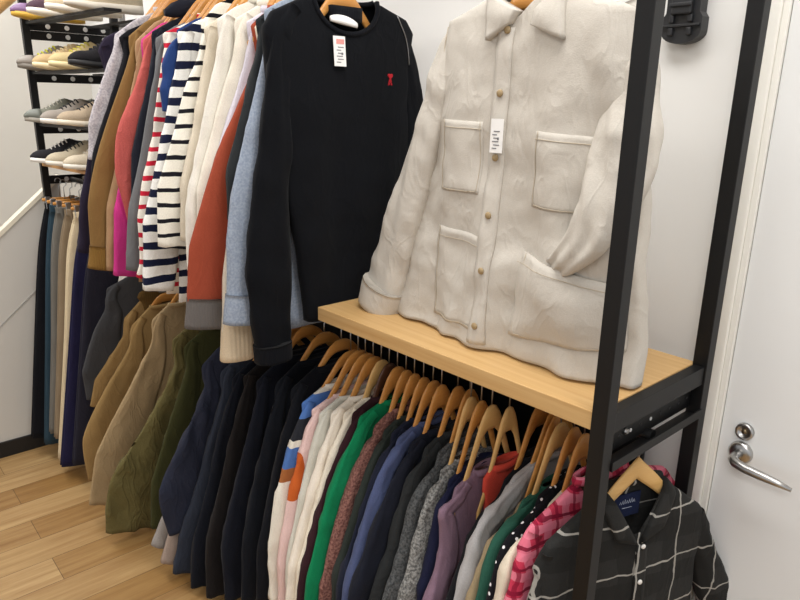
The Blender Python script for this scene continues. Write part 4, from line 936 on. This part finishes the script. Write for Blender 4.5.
# oak shelf board
sh = MB().prism([(-1.40, .955), (XR-.001, .975), (XR-.001, 1.003), (XR+.0025, 1.003), (XR+.0025, 1.347), (XR-.001, 1.347), (XR-.001, 1.36), (-1.40, 1.36)], 'z', 1.0635, 1.10).build('shelf_board', M['oak'])
bv = sh.modifiers.new('b', 'BEVEL'); bv.width = .003; bv.segments = 2
tag(sh, 'oak shelf board under the beige overshirt', 'shelf')

# ---------------------------------------------------------------- shoe shelves at the far left
unit = empty('shoe_rack', 'tall black steel shoe rack with perforated brackets beside the stairs', 'shoe rack', (-2.9, .95, 0))
def up(mb, name, mat=None):
    o = mb.build(name, mat or M['steel'], unit); o.matrix_parent_inverse = Matrix.Translation((2.9, -.95, 0)); return o
XA, YA = -3.255, .775
up(MB().box((XA, YA, 0), (XA+.028, YA+.028, 2.2), .0015), 'post')
bk = up(MB().box((XA, 1.17, 0), (XA+.028, 1.198, 2.2), .0015), 'post', simple('grey_steel', '#8d8a86', .5)); bk['label'] = 'grey steel back post'
up(MB().box((-3.04, 1.06, 0), (-3.012, 1.088, 2.2), .0015), 'post')
up(MB().box((-2.50, 1.40, 0), (-2.472, 1.428, 2.2), .0015), 'post')
tiers = [1.845, 1.665, 1.455]
def bracket(z, h=.036):
    b = MB().box((XA+.008, YA+.028, z-h/2), (XA+.016, 1.17, z+h/2), .001)
    o = up(b, 'bracket')
    for k in range(4):
        y = YA+.10+.075*k
        MB().lathe([(0, .0012), (.009, .0012), (.010, 0)], (XA+.016, y, z), 'x', 12).build('hole', M['hole'], o)
    return o
for z in (1.902, 1.865, 1.696, 1.485, 1.27): bracket(z)
def tier(z, mat, lab=None):
    P = [(XA+.03, YA+.004), (-2.505, .84), (-2.505, 1.25), (XA+.03, 1.165)]
    if mat is M['steel']:      # two flat bars carry the shoes
        q = MB()
        q.prism([(XA+.03, YA+.012), (-2.505, .86), (-2.505, .92), (XA+.03, YA+.072)], 'z', z-.010, z)
        q.prism([(XA+.03, 1.03), (-2.505, 1.09), (-2.505, 1.15), (XA+.03, 1.09)], 'z', z-.010, z)
        o = up(q, 'shelf', mat)
    else: o = up(MB().prism(P, 'z', z-.012, z), 'shelf', mat)
    if lab: o['label'] = lab
tier(1.915, M['steel']); tier(1.72, M['steel']); tier(1.51, M['steel']); tier(1.345, M['oakleft'], 'oak bottom shelf')
up(MB().tube([(XA+.012, .895, 1.268), (-2.49, .935, 1.262)], .011, 12), 'hanging_rail')

def sole_w(t): return .032+.014*math.sin(PI*min(1, t*1.15))**.7 - (.012 if t > .93 else 0)
def shoe(name, label, loc, rz, up_c, sole_c, toe_c=None, lace_c='#e8e4da', L=.27, cat='shoe', tilt=0):
    """toe towards -y in local space"""
    root = empty(name, label, cat, loc, 'shoes on the shoe rack', rz)
    def rings(z0f, z1f, grow, ts):
        R = []
        for t in ts:
            y = L*(.5-t)          # heel +y, toe -y
            e = math.sqrt(max(0, 1-((max(0, t-.82))/.185)**2))*math.sqrt(max(0.02, 1-((max(0, .10-t))/.11)**2))
            w = (.030+.014*math.exp(-((t-.68)/.25)**2))*e*grow
            off = .006*math.sin(PI*t)
            R.append((t, y, w, off))
        return R
    ts = [i/22 for i in range(23)]
    Rr = []
    for t, y, w, off in rings(0, 0, 1.06, ts):
        lift = .012*max(0, t-.7)/.3
        zz0, zz1 = lift, .019+lift*.8+.008*(1-t)
        Rr.append([(off+w*cx, y, zz0 if lo else zz1) for cx, lo in ((-1, 1), (-.5, 1), (.5, 1), (1, 1), (1.04, 0), (.5, 0), (-.5, 0), (-1.04, 0))])
    v, f = loft(Rr); mobj('sole', v, f, simple('sole_'+name, sole_c, .6), root)
    Rr = []
    for t, y, w, off in rings(0, 0, .98, ts):
        if t < .42: h = .108-.016*math.sin(PI*t/.42)
        elif t < .75: h = .108-.048*((t-.42)/.33)
        else: h = .060-.016*((t-.75)/.25)**1.5
        lift = .012*max(0, t-.7)/.3
        z0 = .018+lift*.8; ring = []
        e = math.sqrt(max(0.05, 1-((max(0, t-.86))/.15)**2))
        hh = max(.006, (h-.02)*e)
        for k in range(16):
            a = 2*PI*k/16; s = math.sin(a)
            top = s > 0
            ww = w*(1 if s < .2 else 1-.38*(s-.2) * (1 if t < .6 else .6))
            ring.append((off+ww*math.cos(a), y, z0+(hh*s**.7 if top else 0)))
        Rr.append(ring)
    v, f = loft(Rr); mobj('upper', v, f, fabric('upper_'+name+label[:6], up_c, bump=.3, rough=.8), root)
    if toe_c:
        Rr2 = []
        for r, t in zip(Rr, ts):
            if t >= .74:
                cxm = sum(q[0] for q in r)/16
                Rr2.append([(cxm+(q[0]-cxm)*1.04, q[1]-.002, q[2]+.0015 if q[2] > .03 else q[2]) for q in r])
        v, f = loft(Rr2); mobj('toe_cap', v, f, simple('toe_'+name+label[:6], toe_c, .55), root)
    # ankle opening (dark lining) and tongue
    ring = [[(.006*math.sin(PI*.2)+.021*math.cos(a)*q, L*.5-.062+.042*math.sin(a)*q, .1072-.016*math.sin(PI*max(0, min(1, (.062-.042*math.sin(a)*q)/L/.42)))-.010*(1-q)) for a in [2*PI*k/16 for k in range(16)]] for q in (1.0, .82)]
    v, f = loft(ring, False, True); mobj('lining', v, f, simple('lining_'+name, '#4a4440', .9), root)
    lm = MB()
    for k in range(5):
        t = .47+.055*k; y = L*(.5-t); h = .018+(.108-.048*((t-.42)/.33)-.02)+.001; lf = .006
        lm.tube([(lf-.018, y, h-.012), (lf-.008, y-.004, h), (lf+.008, y-.004, h), (lf+.018, y, h-.012)], .0028, 6)
    lm.build('laces', simple('laces_'+name+label[:6], lace_c, .8), root, True)
    return root
S = shoe
def yf(x): return .80+.09*(x+3.2)
specs = [
 (1.915, -3.15, 'sneaker', 'colourful red and purple sneaker with yellow sole, toe over the top shelf edge', '#8b4250', '#d0a53c', '#7c5b83', '#d8892e', -.08),
 (1.915, -2.98, 'sneaker', 'dark sneaker with a broad white sole, second on the upper shelf', '#54404a', '#efe7d8', None, '#efe7d8', -.05),
 (1.915, -2.80, 'sneaker', 'pale beige sneaker, third on the upper shelf', '#d8c6a8', '#f0e8da', None, '#f0e8da', .0),
 (1.915, -2.63, 'sneaker', 'light cream sneaker nearest the upper clothes rail on the upper shelf', '#dccdb2', '#e9e1d2', None, '#d8cbb0', .0),
 (1.72, -3.16, 'sneaker', 'taupe sneaker with a lime yellow flash, leftmost on the second shelf', '#8e8578', '#7b746a', '#8a8177', '#d9d842', -.05),
 (1.72, -3.00, 'sneaker', 'sand-coloured sneaker with cream sole in the middle of the second shelf', '#c8ad82', '#efdcb2', None, '#d9c9a2', .05),
 (1.72, -2.84, 'sneaker', 'yellowish cream sneaker right of the sand-coloured one on the second shelf', '#cdb98a', '#ecd9a8', None, '#c9c04e', .1),
 (1.72, -2.66, 'boot', 'black leather shoe at the right end of the second shelf', '#1f1e21', '#161618', None, '#26262a', .1),
 (1.51, -3.16, 'sneaker', 'grey-green sneaker with off-white sole, leftmost on the third shelf', '#7d7d70', '#9c968a', '#6c6f66', '#cfcabb', -.08),
 (1.51, -3.00, 'sneaker', 'light grey suede sneaker with black laces in the middle of the third shelf', '#a39a90', '#efe9df', None, '#222226', .1),
 (1.51, -2.83, 'sneaker', 'warm beige sneaker with cream sole right on the third shelf', '#b9a68e', '#efe3cd', None, '#2b2b2e', .1),
 (1.345, -3.16, 'sneaker', 'black low sneaker with white sole, leftmost on the oak bottom shelf', '#26262a', '#efece6', None, '#d8d5cf', -.05),
 (1.345, -3.00, 'sneaker', 'beige chunky sneaker with dark laces on the oak bottom shelf', '#c3b79f', '#ece5d6', None, '#2d3330', .08),
 (1.345, -2.82, 'sneaker', 'cream sneaker right on the oak bottom shelf', '#d2c5ae', '#efe9dc', None, '#cfc6b4', .08),
]
for z, x, nm, lb, uc, sc, tc, lc, rz in specs:
    S(nm, lb, (x, yf(x)+.055, z+.001), rz, uc, sc, tc, lc)

# ---------------------------------------------------------------- room
def struct(mb, name, mat): return mb.build(name, mat, None, kind='structure')
struct(MB().box((-4.6, -3.2, -.1), (2.2, 1.62, 0)), 'floor', floor_mat())
YW = 1.455
# back wall with a door opening x -.535 .. .36, z 0 .. 2.1
w = MB()
w.box((-4.6, YW, 0), (-.535, YW+.12, 2.9)); w.box((-.535, YW, 2.1), (.36, YW+.12, 2.9)); w.box((.36, YW, 0), (2.2, YW+.12, 2.9))
struct(w, 'wall_back', M['wall'])
struct(MB().box((-4.72, -3.2, 0), (-4.6, 1.575, 2.9)), 'wall_left', M['wallfar'])
struct(MB().box((-4.72, -3.3, 2.9), (2.2, 1.575, 3.0)), 'ceiling', M['ceil'])
c = MB()
c.box((-.605, YW-.016, 0), (-.548, YW, 2.165), .003); c.box((-.548, YW-.010, 0), (-.535, YW+.02, 2.10), .002)
c.box((.36, YW-.016, 0), (.43, YW, 2.165), .003); c.box((-.605, YW-.016, 2.10), (.43, YW-.0005, 2.17), .003)
struct(c, 'trim_1', M['casing'])
d = struct(MB().box((-.5342, YW-.002, .006), (.356, YW+.04, 2.094), .002), 'door_1', M['door'])
hx, hz, hy = -.484, .889, YW-.002
ro = MB().lathe([(0, -.012), (.019, -.012), (.0245, -.008), (.026, 0), (.026, .001)], (hx, hy, hz), 'y', 32)
h_ = ro.build('handle_rose', M['chrome'], d, True)
lev = MB()
lev.tube([(hx, hy-.008, hz), (hx, hy-.03, hz), (hx+.002, hy-.045, hz-.001), (hx+.010, hy-.053, hz-.003), (hx+.03, hy-.056, hz-.006), (hx+.06, hy-.056, hz-.008), (hx+.095, hy-.056, hz-.010), (hx+.125, hy-.055, hz-.014)], [.010, .010, .0105, .011, .0105, .010, .008, .0045], 14)
lev.build('handle_lever', M['chrome'], d, True)
kr = MB().lathe([(0, -.006), (.012, -.006), (.0125, -.009), (.0185, -.009), (.0195, 0)], (hx+.001, hy, hz+.052), 'y', 28).build('keyhole_rose', M['chrome'], d, True)
MB().lathe([(0, -.0075), (.0055, -.0075), (.006, -.005)], (hx+.001, hy, hz+.052), 'y', 16).build('lock_cylinder', simple('dull_brass', '#8a7a60', .4, 1), kr, True)

# black ribbed plastic piece hanging on the wall at the top
fx = empty('wall_holder', 'black ribbed plastic holder hanging on the white wall between the two right posts', 'holder', (-.735, YW, 1.745))
X0, Z0 = -.735, 1.745
poly = []
for k in range(13):
    a = PI+PI*k/12; poly.append((X0+.043*math.cos(a), Z0+.028+.024*math.sin(a)))
poly += [(X0+.043, Z0+.055), (X0+.036, Z0+.065), (X0+.036, Z0+.26), (X0-.036, Z0+.26), (X0-.036, Z0+.065), (X0-.043, Z0+.055)]
def fp(mb, n):
    o = mb.build(n, M['plastic'], fx); o.matrix_parent_inverse = Matrix.Translation((.735, -YW, -1.745)); return o
fp(MB().prism(poly, 'y', YW-.03, YW), 'back_plate')
fp(MB().box((X0-.022, YW-.042, Z0+.06), (X0+.022, YW-.028, Z0+.25), .004), 'spine')
for k in range(6): fp(MB().box((X0-.024, YW-.046, Z0+.075+.028*k), (X0+.024, YW-.040, Z0+.083+.028*k), .002), 'rib')
for sx in (-1, 1):
    for zz in (.02, .045): fp(MB().box((X0+sx*.02-.005, YW-.038, Z0+zz), (X0+sx*.02+.005, YW-.029, Z0+zz+.015), .002), 'lug')
fp(MB().box((X0-.04, YW-.036, Z0+.037), (X0+.04, YW-.029, Z0+.042), .001), 'rib')

# stairs on the left: white side panel with a sloping top, capping, groove, skirting, handrail
XP = -3.30
pp = [(-2.6, 0), (.655, 0), (.655, 1.085), (-2.6, -1.7)]
pp = [(-.62, 0), (.70, 0), (.70, 1.125), (.61, 1.047)]
pp = [(-.60, 0), (.86, 0), (.86, 1.261), (-.60, 0.001)]
struct(MB().prism(pp, 'x', XP-.04, XP), 'trim_2', M['panel'])
sl = .865
def strip(y0, z0, y1, z1, h, x0, x1): return MB().prism([(y0, z0), (y1, z1), (y1, z1+h), (y0, z0+h)], 'x', x0, x1)
struct(strip(-.60, .0, .86, 1.261, .022, XP-.045, XP+.006), 'trim_3', M['panelcap'])
struct(strip(-.19, .0, .86, .901, .006, XP, XP+.0025), 'trim_4', simple('panel_joint', '#a9a7a2', .7))
struct(MB().box((XP, -.6, 0), (XP+.012, .86, .075), .001), 'baseboard_left', M['skirting'])
hr = empty('handrail', 'oak handrail sloping up beside the stairwell wall', 'handrail', (-4.2, .6, 1.2))
o = MB().tube([(-4.35, .15, 1.365), (-4.35, 1.3, 2.40)], .028, 12).build('rail', M['rail'], hr, True); o.matrix_parent_inverse = Matrix.Translation((4.2, -.6, -1.2))
for y, z in ((.35, 1.545), (1.15, 2.265)):
    o = MB().tube([(-4.35, y, z-.02), (-4.42, y, z-.05), (-4.6, y, z-.05)], .008, 8).build('wall_bracket', M['wire'], hr, True); o.matrix_parent_inverse = Matrix.Translation((4.2, -.6, -1.2))

# ---------------------------------------------------------------- light, camera
def area(name, loc, size, power, col, rot=(0, 0, 0)):
    l = bpy.data.lights.new(name, 'AREA'); l.shape = 'RECTANGLE'; l.size, l.size_y = size; l.energy = power; l.color = col
    o = bpy.data.objects.new(name, l); COL.objects.link(o); o.location = loc; o.rotation_euler = rot; return o
area('ceiling_lamp', (-.3, .75, 2.87), (1.8, .5), 30, (1, .985, .965))
area('ceiling_lamp', (-2.7, .1, 2.87), (1.6, .5), 28, (1, .985, .965))
area('ceiling_lamp', (.6, -1.2, 2.87), (1.6, .8), 34, (1, .985, .965))
area('stairwell_fill', (-3.95, .3, 2.85), (.5, 1.2), 17, (.96, .98, 1))  # added fill light that brightens the stairwell wall, not a known fitting
area('window_daylight', (2.1, -1.4, 1.7), (2.4, 1.6), 80, (.93, .97, 1), (0, -PI/2, 0))
wd = bpy.data.worlds.new('World'); SC.world = wd; wd.use_nodes = True
bg = wd.node_tree.nodes['Background']; bg.inputs[0].default_value = (.95, .97, 1, 1); bg.inputs[1].default_value = .62

cam = bpy.data.cameras.new('Camera'); co = bpy.data.objects.new('Camera', cam); COL.objects.link(co)
cam.sensor_width = 36; cam.lens = 666/800*36; cam.clip_start = .02
R = Vector(CAM[0]); U = Vector(CAM[1]); FWD = Vector(CAM[2])
mt = Matrix((R, U, -FWD)).transposed().to_4x4(); mt.translation = (0, 0, 1.62)
co.matrix_world = mt
SC.camera = co
SC.view_settings.view_transform = 'Standard'; SC.view_settings.look = 'None'; SC.view_settings.gamma = 1; SC.view_settings.use_curve_mapping = False
SC.view_settings.exposure = 0.2
